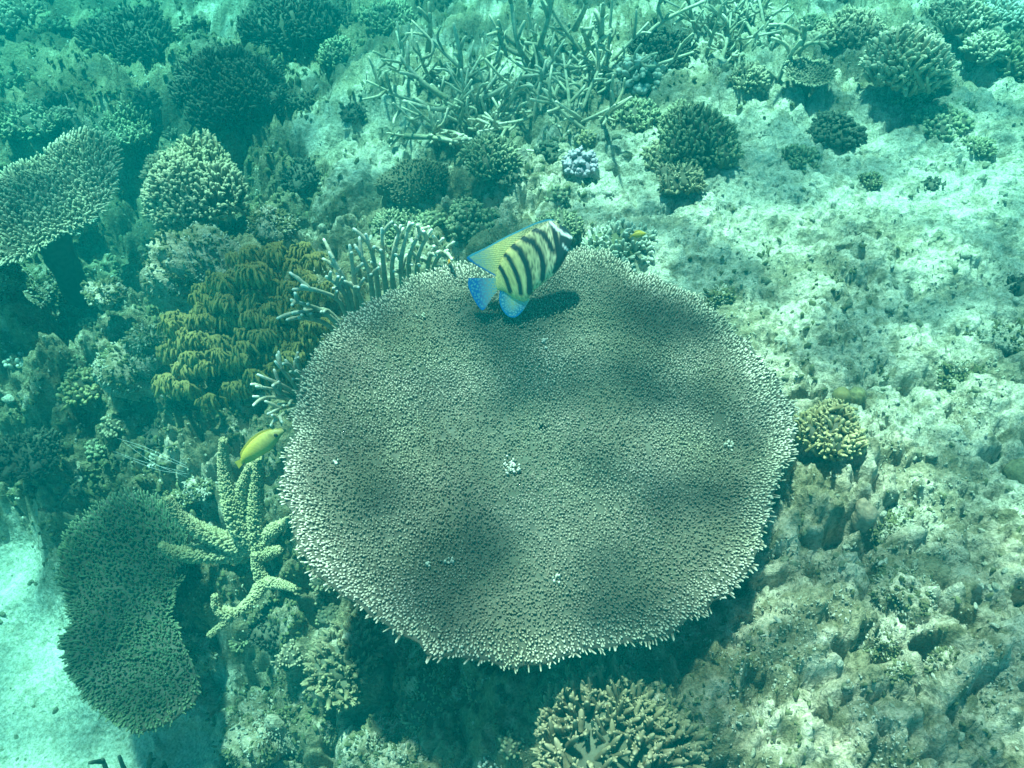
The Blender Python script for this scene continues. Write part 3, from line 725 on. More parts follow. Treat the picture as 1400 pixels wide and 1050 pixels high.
bushy('knobby_coral', 'purple knobby coral beside the pale sand above the fish', 'coral', 792, 218, 52, M_purp, hr=.8, sp=8, blen=11, brad=4.0, tm=KNOB, tag='knob', single=True, base_mat=M_purp)
bushy('bushy_coral', 'tiny yellow green tuft on top of the purple knobs', 'coral', 803, 186, 30, M_yell, hr=.7, sp=5, blen=9, brad=1.9, base_mat=M_core)
bushy('finger_coral', 'white tipped finger coral behind the big table by the fish head', 'coral', 850, 326, 104, M_pale, hr=.55, sp=7.6, blen=22, brad=3.0, tm=FING, tag='branch', up=.3, single=True, base_mat=M_olive, twig=1, amp=.12)
bushy('finger_coral', 'yellow finger coral tucked under the right rim of the big table', 'coral', 1126, 590, 104, M_yell, hr=.7, lobes=4, jit=.35, sp=6.4, blen=20, brad=2.9, tm=FING, tag='branch', up=.35, single=True, base_mat=M_core, twig=1, lift=.05)
bushy('finger_coral', 'pale finger coral cut by the bottom edge below the big table', 'coral', 834, 1030, 240, M_umber, hr=.42, core=.58, lobes=1, sp=11, blen=46, brad=4.6, tm=FING, tag='branch', up=.25, single=True, base_mat=M_core, twig=5, amp=.12, tmax=1.6, lift=.06)
bushy('finger_coral', 'tan finger coral under the lower left rim of the big table', 'coral', 470, 895, 110, M_umber, hr=.55, core=.6, yr=1.2, sp=9, blen=30, brad=3.5, tm=FING, tag='branch', up=.2, single=True, base_mat=M_core, twig=4, lift=.03, lean=(0, -.3))
bushy('bushy_coral', 'small yellowish coral clump among rocks at the left', 'coral', 112, 522, 62, M_yell, hr=.6, sp=6.5, blen=12, brad=2.8, tm=KNOB, tag='knob', base_mat=M_core)
bushy('bushy_coral', 'dim low coral at the left edge above the tilted table', 'coral', 40, 160, 84, M_olive, hr=.45, sp=6, blen=16, brad=2.4, base_mat=M_core, amp=.2)
bushy('bushy_coral', 'pale hazy coral in the top left corner', 'coral', 18, 15, 84, M_tan, hr=.5, sp=6.5, blen=16, brad=2.8, base_mat=M_core, amp=.2)
bushy('bushy_coral', 'dark coral tuft in the shaded hollow right of tan crown', 'coral', 405, 232, 70, M_dark, hr=.5, sp=5.5, blen=14, brad=2.2, base_mat=M_core)
bushy('bushy_coral', 'green bushy ground coral in the table shadow at the bottom', 'coral', 610, 960, 110, M_olive, hr=.3, sp=6.5, blen=14, brad=2.4, base_mat=M_core, amp=.25)
bushy('bushy_coral', 'dark bush at the left edge above the sand', 'coral', 40, 615, 92, M_dark, hr=.6, sp=6, blen=16, brad=2.3, base_mat=M_core, amp=.2)
bushy('bushy_coral', 'dark leafy mound between the yellow branch and the finger coral', 'coral', 372, 852, 70, M_dark, hr=.7, sp=5.5, blen=10, brad=1.8, base_mat=M_core)

ORD = 'first second third fourth fifth sixth seventh eighth ninth tenth eleventh twelfth thirteenth fourteenth fifteenth sixteenth seventeenth eighteenth nineteenth twentieth'.split()
_g = np.random.default_rng(313)
for box, n, lab, grp in (((20, 430, 270, 680), 20, 'coral tuft on the rough left slope', 'coral tufts on the left slope'), ((0, 10, 330, 190), 18, 'hazy coral tuft in the upper left', 'hazy coral tufts upper left'),
                         ((240, 780, 460, 900), 8, 'coral tuft below the forked branch', 'tufts below the forked branch'), ((480, 200, 860, 330), 9, 'coral tuft between the colonies behind the fish', 'tufts behind the fish'),
                         ((940, 5, 1400, 150), 18, 'coral tuft among the upper right colonies', 'tufts among the upper right colonies'), ((560, 930, 740, 1040), 7, 'coral tuft in the table shadow', 'tufts in the table shadow')):
    for q, px in enumerate(sorted(_g.uniform(box[0], box[2], n))):
        mi, ti = int(_g.choice(5, p=[.36, .2, .24, .1, .1])), int(_g.integers(0, 3))
        lb = '%s %s %s, %s' % (('olive', 'dark', 'tan', 'brown', 'pale')[mi], ('spiky', 'knobby', 'fingered')[ti], lab, ORD[q] + ' from the left')
        bushy('coral_tuft', lb, 'coral', px, _g.uniform(box[1], box[3]), _g.uniform(22, 48), [M_olive, M_dark, M_tan, M_brown, M_pale][mi], hr=_g.uniform(.35, .7),
              sp=_g.uniform(5, 7), blen=_g.uniform(9, 15), brad=_g.uniform(1.8, 3), tm=[TIP, KNOB, FING][ti], base_mat=M_core, amp=.2, lobes=3, group=grp, twig=0)
# ================================================================== STAGHORN
thicket('staghorn_coral', 'left part of the tan staghorn thicket at the top', 'coral', (560, 85, 690, 200), 46, M_stag, .26, .0095, 61, 1.1)
thicket('staghorn_coral', 'right part of the tan staghorn thicket at the top', 'coral', (705, 60, 850, 185), 48, M_stag, .26, .0095, 62, 1.1)
thicket('staghorn_coral', 'hazy staghorn clump at the top edge right of the thicket', 'coral', (945, 20, 1050, 75), 26, M_stag, .23, .009, 63, 1.0)
stag_drawn('staghorn_coral', 'tall pale staghorn branches rising at the top edge', 'coral', [
    ((726,92,-.02),(708,60,.12),(697,-10,.3)), ((726,92,-.02),(742,50,.14),(752,10,.26),(748,-20,.34)), ((708,62,.1),(690,48,.14),(680,38,.2)), ((716,75,.05),(700,70,.06),(676,54,.1)),
    ((775,92,0),(800,70,.1),(835,45,.2)), ((808,68,.1),(800,50,.18),(795,38,.24)), ((775,92,0),(750,70,.08),(742,62,.1)), ((822,55,.15),(823,35,.22),(824,14,.28)), ((785,40,.12),(798,15,.22),(805,-8,.3)),
    ((626,120,-.05),(630,80,.08),(620,32,.22)), ((585,70,.0),(588,40,.12),(587,18,.2)), ((610,135,-.05),(575,110,.02),(548,78,.1)), ((640,140,-.05),(600,150,0),(552,138,.05)), ((640,140,-.05),(675,128,.02),(712,104,.1)),
    ((590,185,-.02),(625,195,0),(645,190,.03)), ((555,186,-.02),(590,188,.02),(625,194,.03))], M_stag, 4.6, 2.2, 9, twig=2, twiglen=.08)
stag_drawn('staghorn_coral', 'white tipped staghorn fan behind the upper left table rim', 'coral', [
    ((470,452,.02),(445,424,.12),(400,428,.2)), ((470,452,.02),(440,425,.14),(398,410,.24)), ((478,448,.02),(462,410,.16),(412,390,.27)), ((482,446,.02),(470,400,.18),(446,378,.27)),
    ((486,442,.02),(474,390,.2),(450,345,.31)), ((490,440,.02),(484,380,.2),(478,335,.31)), ((512,428,.02),(505,375,.2),(487,338,.3)), ((520,424,.02),(512,360,.2),(500,320,.31)), ((530,416,.02),(524,360,.2),(522,312,.33)),
    ((540,410,.02),(536,360,.2),(548,308,.33)), ((552,404,.02),(548,360,.2),(560,304,.34)), ((560,400,.02),(560,350,.22),(578,312,.33)), ((570,396,.02),(572,350,.22),(590,314,.33)), ((582,390,.02),(588,350,.2),(606,326,.3)),
    ((590,386,.02),(596,356,.18),(612,342,.28)), ((500,430,.05),(492,405,.14),(484,392,.2)), ((462,455,.0),(440,440,.1),(408,434,.17))], M_white, 4.3, 1.9, 12, twig=4, twiglen=.055)
stag_drawn('staghorn_coral', 'small white tipped staghorn sprig at the left table rim', 'coral', [
    ((420,552,.0),(398,520,.12),(376,494,.2)), ((420,552,.0),(392,530,.12),(352,512,.2)), ((424,556,.0),(390,545,.1),(346,542,.17)), ((424,560,.0),(395,555,.08),(366,566,.14)), ((424,560,.0),(398,560,.08),(374,576,.12)),
    ((424,548,.02),(408,515,.13),(390,492,.2)), ((420,556,.0),(386,536,.11),(350,528,.19)), ((426,545,.03),(412,512,.14),(404,490,.2))], M_white, 4.0, 1.6, 14, twig=3, twiglen=.045)
stag_drawn('branching_coral', 'thick yellow green branching coral below the yellow fish', 'coral', [
    ((349,753,-.36),(320,709,-.24),(307,645,-.12),(305,601,-.02)), ((340,735,-.32),(330,690,-.22),(332,665,-.16),(343,634,-.08)), ((350,748,-.34),(350,687,-.2),(352,626,-.06)),
    ((340,752,-.36),(282,729,-.3),(246,706,-.24),(229,681,-.18)), ((338,755,-.38),(268,758,-.36),(234,754,-.33),(221,745,-.3)), ((354,753,-.36),(370,728,-.28),(397,711,-.2)), ((352,755,-.36),(368,754,-.33),(382,751,-.3))],
    M_thick, 10.5, 3.4, 15, nubs=1.9, nubr=.2)
stag_drawn('branching_coral', 'forked yellow green coral branch below the thick branching coral', 'coral', [
    ((359,796,-.36),(352,778,-.32),(347,757,-.27)), ((357,796,-.36),(380,798,-.33),(404,805,-.3)), ((360,794,-.36),(347,817,-.36),(320,841,-.37),(286,869,-.4)), ((318,842,-.37),(298,832,-.35),(293,814,-.31))],
    M_thick, 7.0, 3.0, 16, nubs=1.5, nubr=.22)
stag_drawn('staghorn_coral', 'pale branching coral standing above the small pale shelf', 'coral', [
    ((1060,118,.02),(1075,85,.12),(1095,55,.24)), ((1085,85,.12),(1075,62,.18),(1055,52,.22)), ((1095,62,.2),(1100,45,.25),(1096,28,.3)), ((1088,75,.14),(1105,60,.2),(1128,58,.22)), ((1062,110,.04),(1045,95,.1),(1030,92,.12)),
    ((1090,45,.24),(1072,35,.28),(1052,34,.3))], M_stag, 4.0, 2.2, 17, twig=2, twiglen=.05)
stag_drawn('staghorn_coral', 'dark staghorn tips poking in at the bottom left edge', 'coral', [
    ((150,1075,-.94),(146,1055,-.88),(140,1038,-.8)), ((180,1078,-.94),(172,1058,-.87),(163,1034,-.79)), ((200,1078,-.94),(203,1055,-.87),(206,1030,-.78)), ((225,1080,-.94),(228,1062,-.88),(224,1042,-.8))],
    M_dark, 5, 2.4, 18, twig=1, twiglen=.05)
stag_drawn('staghorn_coral', 'long thin branch reaching up right at the top edge', 'coral', [((868,66,.05),(905,30,.16),(962,2,.26)), ((905,30,.16),(900,12,.2),(905,-6,.26))], M_stag, 3.6, 2.2, 19, twig=2, twiglen=.06)

# ================================================================== LEATHER CORAL
def leather():
    g = np.random.default_rng(77)
    zof = lambda py: .10 - (py - 345) / 230 * .36
    c = at(330, 470, -.12); B = c.copy(); B[2] = hz(c[0], c[1])
    root = thing('leather_coral', 'olive yellow leather coral in drooping fringed tiers left of the table', 'coral', B)
    ridges = [[(345,348),(390,340),(440,346)], [(300,372),(350,364),(400,366),(445,378)], [(276,392),(330,384),(378,388),(420,396)], [(252,414),(300,408),(350,408),(405,412)],
              [(234,440),(278,436),(330,432),(408,432)], [(230,462),(290,458),(350,452),(412,450)], [(228,488),(272,480),(330,478),(384,474)], [(218,508),(262,498),(306,496),(350,496)], [(220,530),(262,518),(310,518),(344,524)],
              [(400,432),(430,424),(455,440)], [(350,498),(390,484),(430,470)]]
    core = []
    for q, rd in enumerate(ridges):
        rd = [(a + g.uniform(-6, 6), b + g.uniform(-7, 7)) for a, b in rd]
        P = spline([at(a, b, zof(b) + g.uniform(-.012, .012)) for a, b in rd], 40)
        core.append(P)
        m = mpp(P[0]); ln = np.linalg.norm(np.diff(P, axis=0), axis=1).sum(); k = max(3, int(ln / (12 * m)))
        for u0 in np.linspace(0, 38.9, k):
            i0 = int(u0); c0 = P[i0] + (P[i0 + 1] - P[i0]) * (u0 - i0) + g.normal(0, 8, 3) * m * np.array([1, 1.2, .7]); rd_ = g.uniform(6, 11) * m
            tgl = unit(P[-1] - P[0]); outw = unit(np.array([tgl[1], -tgl[0], 0])); outw = outw * (-1 if outw[1] > 0 else 1)
            outw = unit(outw + g.normal(0, .25, 3) * np.array([1, 1, 0]))
            cv2, cf2 = ICO[2]; lv = cv2 * uneven(cv2, int(g.integers(1e6)), .2)[:, None] * rd_ * np.array([.9, .7, .45])
            lobe = link('lobe', mesh_of('lobe', lv + c0 - B, cf2, M_soft, np.full(len(lv), .35)), root)
            mf = MB(); n = int(g.integers(34, 48)); side = np.array([-outw[1], outw[0], 0])
            for j in range(n):
                az, el = g.uniform(-1.4, 1.4), g.uniform(-.9, 1.3)
                d0 = unit(outw * math.cos(az) * math.cos(el) + side * math.sin(az) * math.cos(el) + np.array([0, 0, math.sin(el)]))
                a_ = c0 + d0 * rd_ * .5 + side * g.uniform(-1, 1) * rd_ * 1.1; L = g.uniform(9, 23) * m * (1 - .5 * max(el, 0))
                b_ = a_ + d0 * L * .35; e_ = b_ + unit(d0 * .3 + np.array([0, -.15, -1.]) + g.normal(0, .2, 3)) * L * .75
                mf.add(*tube(np.array([a_, b_, (b_ + e_) / 2 + outw * L * .05, e_]), np.array([1.5, 1.8, 1.9, 1.6]) * m * g.uniform(.8, 1.25), 5, .2, j))
            link('fingers', mf.mesh('fingers', M_soft, B), lobe, kind='stuff')
    core = np.concatenate(core); cv, cf = ICO[4]
    ctr = core.mean(0) + np.array([0, .06, -.13])
    D = core - ctr
    V = cv * np.array([.17, .17, .15]); V = V * uneven(cv, 4, .1)[:, None]
    link('base', mesh_of('base', V + (ctr - B) - np.array([0, 0, .05]), cf, M_softb, np.zeros(len(V))), root)
leather()

# ================================================================== ROCKS, SPONGES
rock('reef_rock', 'knobbly pale boulder above the leather coral', 'rock', 278, 372, 128, .75, .8, lumps=.2, alg=.45, lift=.06)
rock('reef_rock', 'round pale boulder left of the leather coral', 'rock', 192, 502, 88, .9, .9, lumps=.18, alg=.3, lift=.04)
rock('reef_rock', 'small pale rock leaning against the round boulder', 'rock', 216, 478, 40, .9, .9, lumps=.1, alg=.2, lift=.08, sub=4)
rock('reef_rock', 'small knob of rock in the dark hollow left of the boulder', 'rock', 158, 435, 46, .5, .8, lumps=.3, alg=.3, lift=.12, sub=4)
rock('reef_rock', 'jagged pale rock below the tilted table coral edge', 'rock', 118, 322, 40, .7, .9, lumps=.4, alg=.2, lift=.10, sub=4)
rock('reef_rock', 'mid grey rock between the two dark tables on the left', 'rock', 62, 400, 80, .6, .9, lumps=.3, alg=.6, lift=.04)
rock('reef_rock', 'pale rock at the left edge under the tilted table', 'rock', 8, 385, 54, .9, .9, lumps=.3, alg=.3, lift=.05)
rock('reef_rock', 'small dome rock between the leather coral and crown coral', 'rock', 380, 330, 58, .8, .9, lumps=.2, alg=.45, lift=.08)
rock('reef_rock', 'round tan stone resting beside the thick branching coral', 'rock', 276, 664, 32, .9, .9, lumps=.1, alg=.1, colour=(.5, .42, .32), sub=4)
rock('reef_rock', 'grey lump beside the round tan stone', 'rock', 250, 680, 40, .8, .9, lumps=.25, alg=.4, sub=4)
rock('reef_rock', 'pale rounded stone on the slope right of the green table', 'rock', 226, 842, 34, .9, .9, lumps=.1, alg=.05, colour=(.55, .5, .38), sub=4)
rock('reef_rock', 'lumpy pale rock right of the green table middle', 'rock', 262, 870, 74, .7, .9, lumps=.3, alg=.35)
rock('reef_rock', 'knobbly pale rock on the sand below the dark cave', 'rock', 372, 985, 92, .7, .9, lumps=.25, alg=.4, lift=.03)
rock('reef_rock', 'pale bottom edge rock beside the sandy floor', 'rock', 390, 1040, 110, .5, .8, lumps=.2, alg=.2)
rock('reef_rock', 'smaller dark topped rock under the finger coral', 'rock', 452, 985, 60, .7, .9, lumps=.25, alg=.5)
rock('reef_rock', 'green stained rock at the bottom edge left of the finger coral', 'rock', 520, 1020, 78, .6, .9, lumps=.25, alg=.55)
rock('reef_rock', 'pale chunk at the bottom edge right of the green stained rock', 'rock', 558, 1040, 60, .6, .9, lumps=.25, alg=.3)
rock('reef_rock', 'knobbly pale coral head right of the peach sponge', 'rock', 1212, 720, 62, .8, .9, lumps=.3, alg=.25, colour=(.56, .53, .43), lift=.02)
rock('reef_rock', 'pale grooved knob above the dark hole', 'rock', 1200, 872, 54, .8, .9, lumps=.2, alg=.2, colour=(.55, .52, .42))
rock('reef_rock', 'long lumpy rock with brown top near the dark hole', 'rock', 1240, 806, 92, .55, .7, lumps=.28, alg=.6)
rock('reef_rock', 'small round knob on the left lip of the dark hole', 'rock', 1226, 914, 34, .9, .9, lumps=.2, alg=.15, sub=4, colour=(.55, .5, .4))
rock('reef_rock', 'small round knob on the right lip of the dark hole', 'rock', 1292, 908, 44, .9, .9, lumps=.2, alg=.25, sub=4)
rock('reef_rock', 'small dark stone on the pale flat above the right table rim', 'rock', 985, 405, 36, .9, .9, lumps=.25, alg=.8, sub=4)
rock('reef_rock', 'pale mound with dark underside at the right edge', 'rock', 1365, 455, 100, .4, .7, lumps=.15, alg=.35, colour=(.58, .55, .45))
rock('reef_rock', 'mottled rock on the flat below the pale right mound', 'rock', 1310, 512, 62, .6, .8, lumps=.28, alg=.55)
M_ball = coral_mat('sponge_ball', (.26, .23, .11), (.4, .36, .18), 90, .55, 1.0)
M_peach = coral_mat('sponge_peach', (.50, .34, .24), (.6, .42, .3), 90, .45, .8)
M_mound = coral_mat('smooth_mound', (.27, .24, .14), (.36, .32, .18), 120, .45, .8)
def px_seed(v): return int(v) % 97
def lump(name, label, cat, px, py, wpx, mat, hr=1.0, seed=1, lift=0.0, amp=.06, sh=(0, 0)):
    P = hit(px, py); m = mpp(P); a = wpx / 2 * m; V, F = ICO[4]
    W = V * (uneven(V, seed, amp) + .22 * (fbm(V[:, 0] * 4 + V[:, 2] * 3, V[:, 1] * 4 - V[:, 2] * 2, seed + px_seed(px), 4) - .5))[:, None] * np.array([a, a, a * hr]); W[:, 0] += sh[0] * W[:, 2]; W[:, 1] += sh[1] * W[:, 2]
    W *= (1 + .5 * np.clip(W[:, 2:3] / (a * hr), -1, 1) * (.35 if hr > 1.5 else 0))
    return link(name, mesh_of(name, W, F, mat, np.full(len(W), .5)), None, P + np.array([0, 0, a * hr * .3 + lift]), label=label, cat=cat)
lump('sponge_ball', 'yellow green ball at the top of the yellow finger coral', 'sponge', 1146, 550, 24, M_yell, lift=.02)
lump('sponge_ball', 'olive ball beside the yellow green ball on the flat', 'sponge', 1171, 543, 23, M_ball)
lump('sponge_ball', 'olive ball right of the bottom edge finger coral', 'sponge', 961, 1014, 17, M_ball, lift=.03)
lump('smooth_coral', 'smooth olive mound coral cut by the right edge', 'coral', 1397, 652, 50, M_mound, .8)
lump('vase_sponge', 'peach coloured vase sponge on the pale rock', 'sponge', 1176, 712, 30, M_peach, 1.7, 9, .0, .12, (-.1, .2))

# ================================================================== RUBBLE
def rubble():
    g = np.random.default_rng(91); kinds = []
    for s in range(8):
        V, F = ICO[2]; f = 1 + (uneven(V, 300 + s, .22) - 1); st = s % 2
        W = V * f[:, None] * np.array([1, .7 - .3 * st, .55 - .15 * st])
        tone = [(.5, .47, .37), (.36, .34, .25), (.24, .24, .16), (.6, .56, .46)][s % 4]
        kinds.append(mesh_of('rubble_piece', W, F, ROCK, paint=np.tile(np.array(tone), (len(W), 1))))
    zones = [((990, 200, 1400, 560), 110, 'pale broken coral rubble piece lying on the sunlit flat', 'rubble on the sunlit flat'),
             ((1000, 560, 1400, 1050), 130, 'broken rubble piece lodged among the lower right rocks', 'rubble among the rocks'),
             ((380, 120, 540, 330), 26, 'rubble piece on the pale sand chute left of the brown dome', 'rubble on the sand chute'),
             ((810, 180, 930, 300), 14, 'rubble piece on pale sand between purple knobs and olive bush', 'rubble by the olive bush'),
             ((0, 540, 280, 680), 34, 'rubble piece on the shaded left reef slope', 'rubble on the left slope'),
             ((0, 750, 120, 1045), 20, 'small dark pebble on the pale sand at lower left', 'pebbles on the sand')]
    for box, n, lab, grp in zones:
        for q, px in enumerate(sorted(g.uniform(box[0], box[2], n))):
            py = g.uniform(box[1], box[3])
            p = hit(px, py); m = mpp(p); s = g.uniform(2.5, 8.5) * m * (.6 if 'pebble' in lab else 1)
            o = link('pebble' if 'pebble' in lab else 'coral_rubble', kinds[2 if 'pebble' in lab else int(g.integers(0, 8))], None, p + np.array([0, 0, s * .2]), label=lab + ', %s from the left' % ORD[q] if 'pebble' in lab else lab, cat='pebble' if 'pebble' in lab else 'rubble', group=grp)
            o.scale = (s, s, s); o.rotation_euler = (g.normal(0, .3), g.normal(0, .3), g.random() * 6.28)
rubble()

# ================================================================== GROUND COVER
def turf(name, label, mat, n, seed, want, lo, hi):
    g = np.random.default_rng(seed)
    px, py = g.uniform(-40, 1440, n), g.uniform(-30, 1080, n)
    d = FW[None] + RT[None] * ((px - PW / 2) / FPX)[:, None] - UP[None] * ((py - PH / 2) / FPX)[:, None]
    z = np.full(n, -.2)
    for _ in range(14):
        P = C0 + d * ((z - CZ) / d[:, 2])[:, None]; z = z * .5 + .5 * height(P[:, 0], P[:, 1])
    P = C0 + d * ((z - CZ) / d[:, 2])[:, None]; h, f, aux = height(P[:, 0], P[:, 1], True)
    ok = (np.abs(h - P[:, 2]) < .03) & (want(P[:, 0], P[:, 1], f) > g.random(n)); P = P[ok]; P[:, 2] = h[ok]; n = len(P)
    m = ((P - C0) @ FW) / FPX
    D = unit(np.array([0, 0, 1.]) + g.normal(0, .55, (n, 3))); L = m * g.uniform(lo, hi, n)
    mb = MB(); scatter(mb, NUB, P - D * L[:, None] * .3, D, L, L * g.uniform(.22, .45, n), g)
    link(name, mb.mesh(name, mat), None, kind='stuff', label=label)
turf('turf_algae', 'short olive algae turf covering the rough reef', M_turf, 42000, 401, lambda x, y, f: np.clip((f[..., 2] - .2) * 1.3, 0, 1) * np.clip((fbm(x * 9, y * 9, 411, 3) - .42) / .12, 0, 1), 4, 11)
turf('coral_grit', 'pale knobbly encrusting growth over the rough reef', M_grit, 44000, 402, lambda x, y, f: np.clip(f[..., 1] * 1.2, 0, 1) * np.where(f[..., 0] < -.15, .35, 1.0) * np.clip((fbm(x * 8 + 30, y * 8, 421, 3) - .44) / .12, 0, 1), 2.2, 6)  # pale growth thinned on low ground to darken it like shade

# ================================================================== LOOSE LINE
def line():
    mt = coral_mat('pale_line', (.5, .54, .54), (.55, .6, .6), 60, .1, 0)
    c = hit(205, 622); root = thing('fishing_line', 'fine pale loose line trailing over the left reef slope', 'line', c)
    for q, l in enumerate([[(160,599),(200,612),(254,636)], [(155,617),(205,634),(252,645)], [(165,622),(215,642),(258,648)], [(180,608),(220,625),(256,640)], [(170,605),(212,634),(256,652)]]):
        P = [hit(a, b) for a, b in l]; z = max(p[2] for p in P) + .05
        P = [at(a, b, z - .02 * abs(k - 1)) for k, (a, b) in enumerate(l)]
        v, f, t = tube(spline(P, 16), np.full(16, .0004), 4, 0, q)
        link('strand', mesh_of('strand', v - c, f, mt, t), root)
line()

# ================================================================== FISH
FISH_MAT = paint_mat('fish_skin', .45, .35)
def seg_dist(p, pl):
    pl = np.asarray(pl, float); d = np.full(len(p), 1e9)
    for a, b in zip(pl[:-1], pl[1:]):
        ab = b - a; t = np.clip(((p - a) @ ab) / (ab @ ab + 1e-9), 0, 1)
        d = np.minimum(d, np.linalg.norm(p - a - t[:, None] * ab, axis=1))
    return d
class Fish:
    """a fish laid out in the flat outline coordinates of its side view (x right, y down), with real thickness across"""
    def __init__(s, name, label, px, py, z, unit_px, org, u, v):
        s.c = at(px, py, z); s.m = mpp(s.c) * unit_px; s.org = np.array(org, float)
        s.u, s.v = unit(np.array(u, float)), unit(np.array(v, float)); s.v = unit(s.v - s.u * (s.u @ s.v)); s.w = np.cross(s.u, s.v)
        s.root = thing(name, label, 'fish', s.c)
    def P(s, xy, t):
        d = (np.asarray(xy, float) - s.org) * s.m
        return d[:, :1] * s.u - d[:, 1:2] * s.v + (np.asarray(t) * s.m)[:, None] * s.w
    def body(s, top, bot, thick, paint, n=90, k=44, name='body'):
        top, bot = spline(top, n), spline(bot, n)
        q = np.linspace(0, 1, n); th = np.interp(q, [a for a, _ in thick], [b for _, b in thick])
        V, C = [], []
        a = np.arange(k) * 2 * math.pi / k
        for i in range(n):
            mid, half = (top[i] + bot[i]) / 2, (top[i] - bot[i]) / 2
            xy = mid + half * np.cos(a)[:, None]
            V.append(s.P(xy, np.sign(np.sin(a)) * np.abs(np.sin(a)) ** .85 * th[i])); C.append(paint(xy))
        V.append(s.P([(top[0] + bot[0]) / 2], [0])); V.append(s.P([(top[-1] + bot[-1]) / 2], [0]))
        C.append(paint((top[:1] + bot[:1]) / 2)); C.append(paint((top[-1:] + bot[-1:]) / 2))
        i = np.arange(n - 1)[:, None] * k; j = np.arange(k)[None]
        A, B = (i + j).ravel(), (i + (j + 1) % k).ravel()
        F = np.concatenate([np.stack([A, B, B + k], 1), np.stack([A, B + k, A + k], 1)])
        j = np.arange(k); e = (n - 1) * k
        F = np.concatenate([F, np.stack([(j + 1) % k, j, np.full(k, n * k)], 1), np.stack([e + j, e + (j + 1) % k, np.full(k, n * k + 1)], 1)])
        me = mesh_of(name, np.concatenate(V), F, FISH_MAT, paint=np.concatenate(C)); return link(name, me, s.root)
    def fin(s, name, a, b, paint, thick=.012, n=46, k=30, bow=0.0):
        """sheet between edge a (at the body) and edge b (free edge), thin but solid"""
        a, b = spline(a, n), spline(b, n); t0 = thick * np.hypot(*(a[0] - b[-1]))
        V, C = [], []
        for sgn in (1, -1):
            for q in np.linspace(0, 1, k):
                xy = a * (1 - q) + b * q; rib = .35 * np.sin(np.arange(n) * 1.4)
                V.append(s.P(xy, sgn * t0 * (1.05 - q) * (1 + rib) + bow * q * q)); C.append(paint(xy))
        V, C = np.concatenate(V), np.concatenate(C); N = n * k
        i = (np.arange(k - 1)[:, None] * n + np.arange(n - 1)[None]).ravel()
        F = np.concatenate([np.stack([i, i + 1, i + n + 1, i + n], 1), np.stack([i, i + n, i + n + 1, i + 1], 1) + N])
        e = (k - 1) * n + np.arange(n - 1); F = np.concatenate([F, np.stack([e, e + 1, e + 1 + N, e + N], 1)])
        return link(name, mesh_of(name, V, F, FISH_MAT, paint=C), s.root)
    def eye(s, xy, r, thick, col=(.01, .01, .012), ring=(.5, .45, .2)):
        for sgn in (1, -1):
            V, F = ICO[3]; c = s.P([xy], [sgn * thick])[0]
            W = (V[:, :1] * s.u + V[:, 1:2] * s.v) * r * s.m + V[:, 2:3] * s.w * r * .6 * s.m + c
            d = np.hypot(V[:, 0], V[:, 1])[:, None]
            link('eye', mesh_of('eye', W, F, FISH_MAT, paint=np.where(d < .7, np.array(col), np.array(ring))), s.root)
def dots(p, size, seed, k=.33):
    f1, _, _ = worley(p[:, 0] / size, p[:, 1] / size, seed); return np.clip((k - f1) / .1, 0, 1)[:, None]
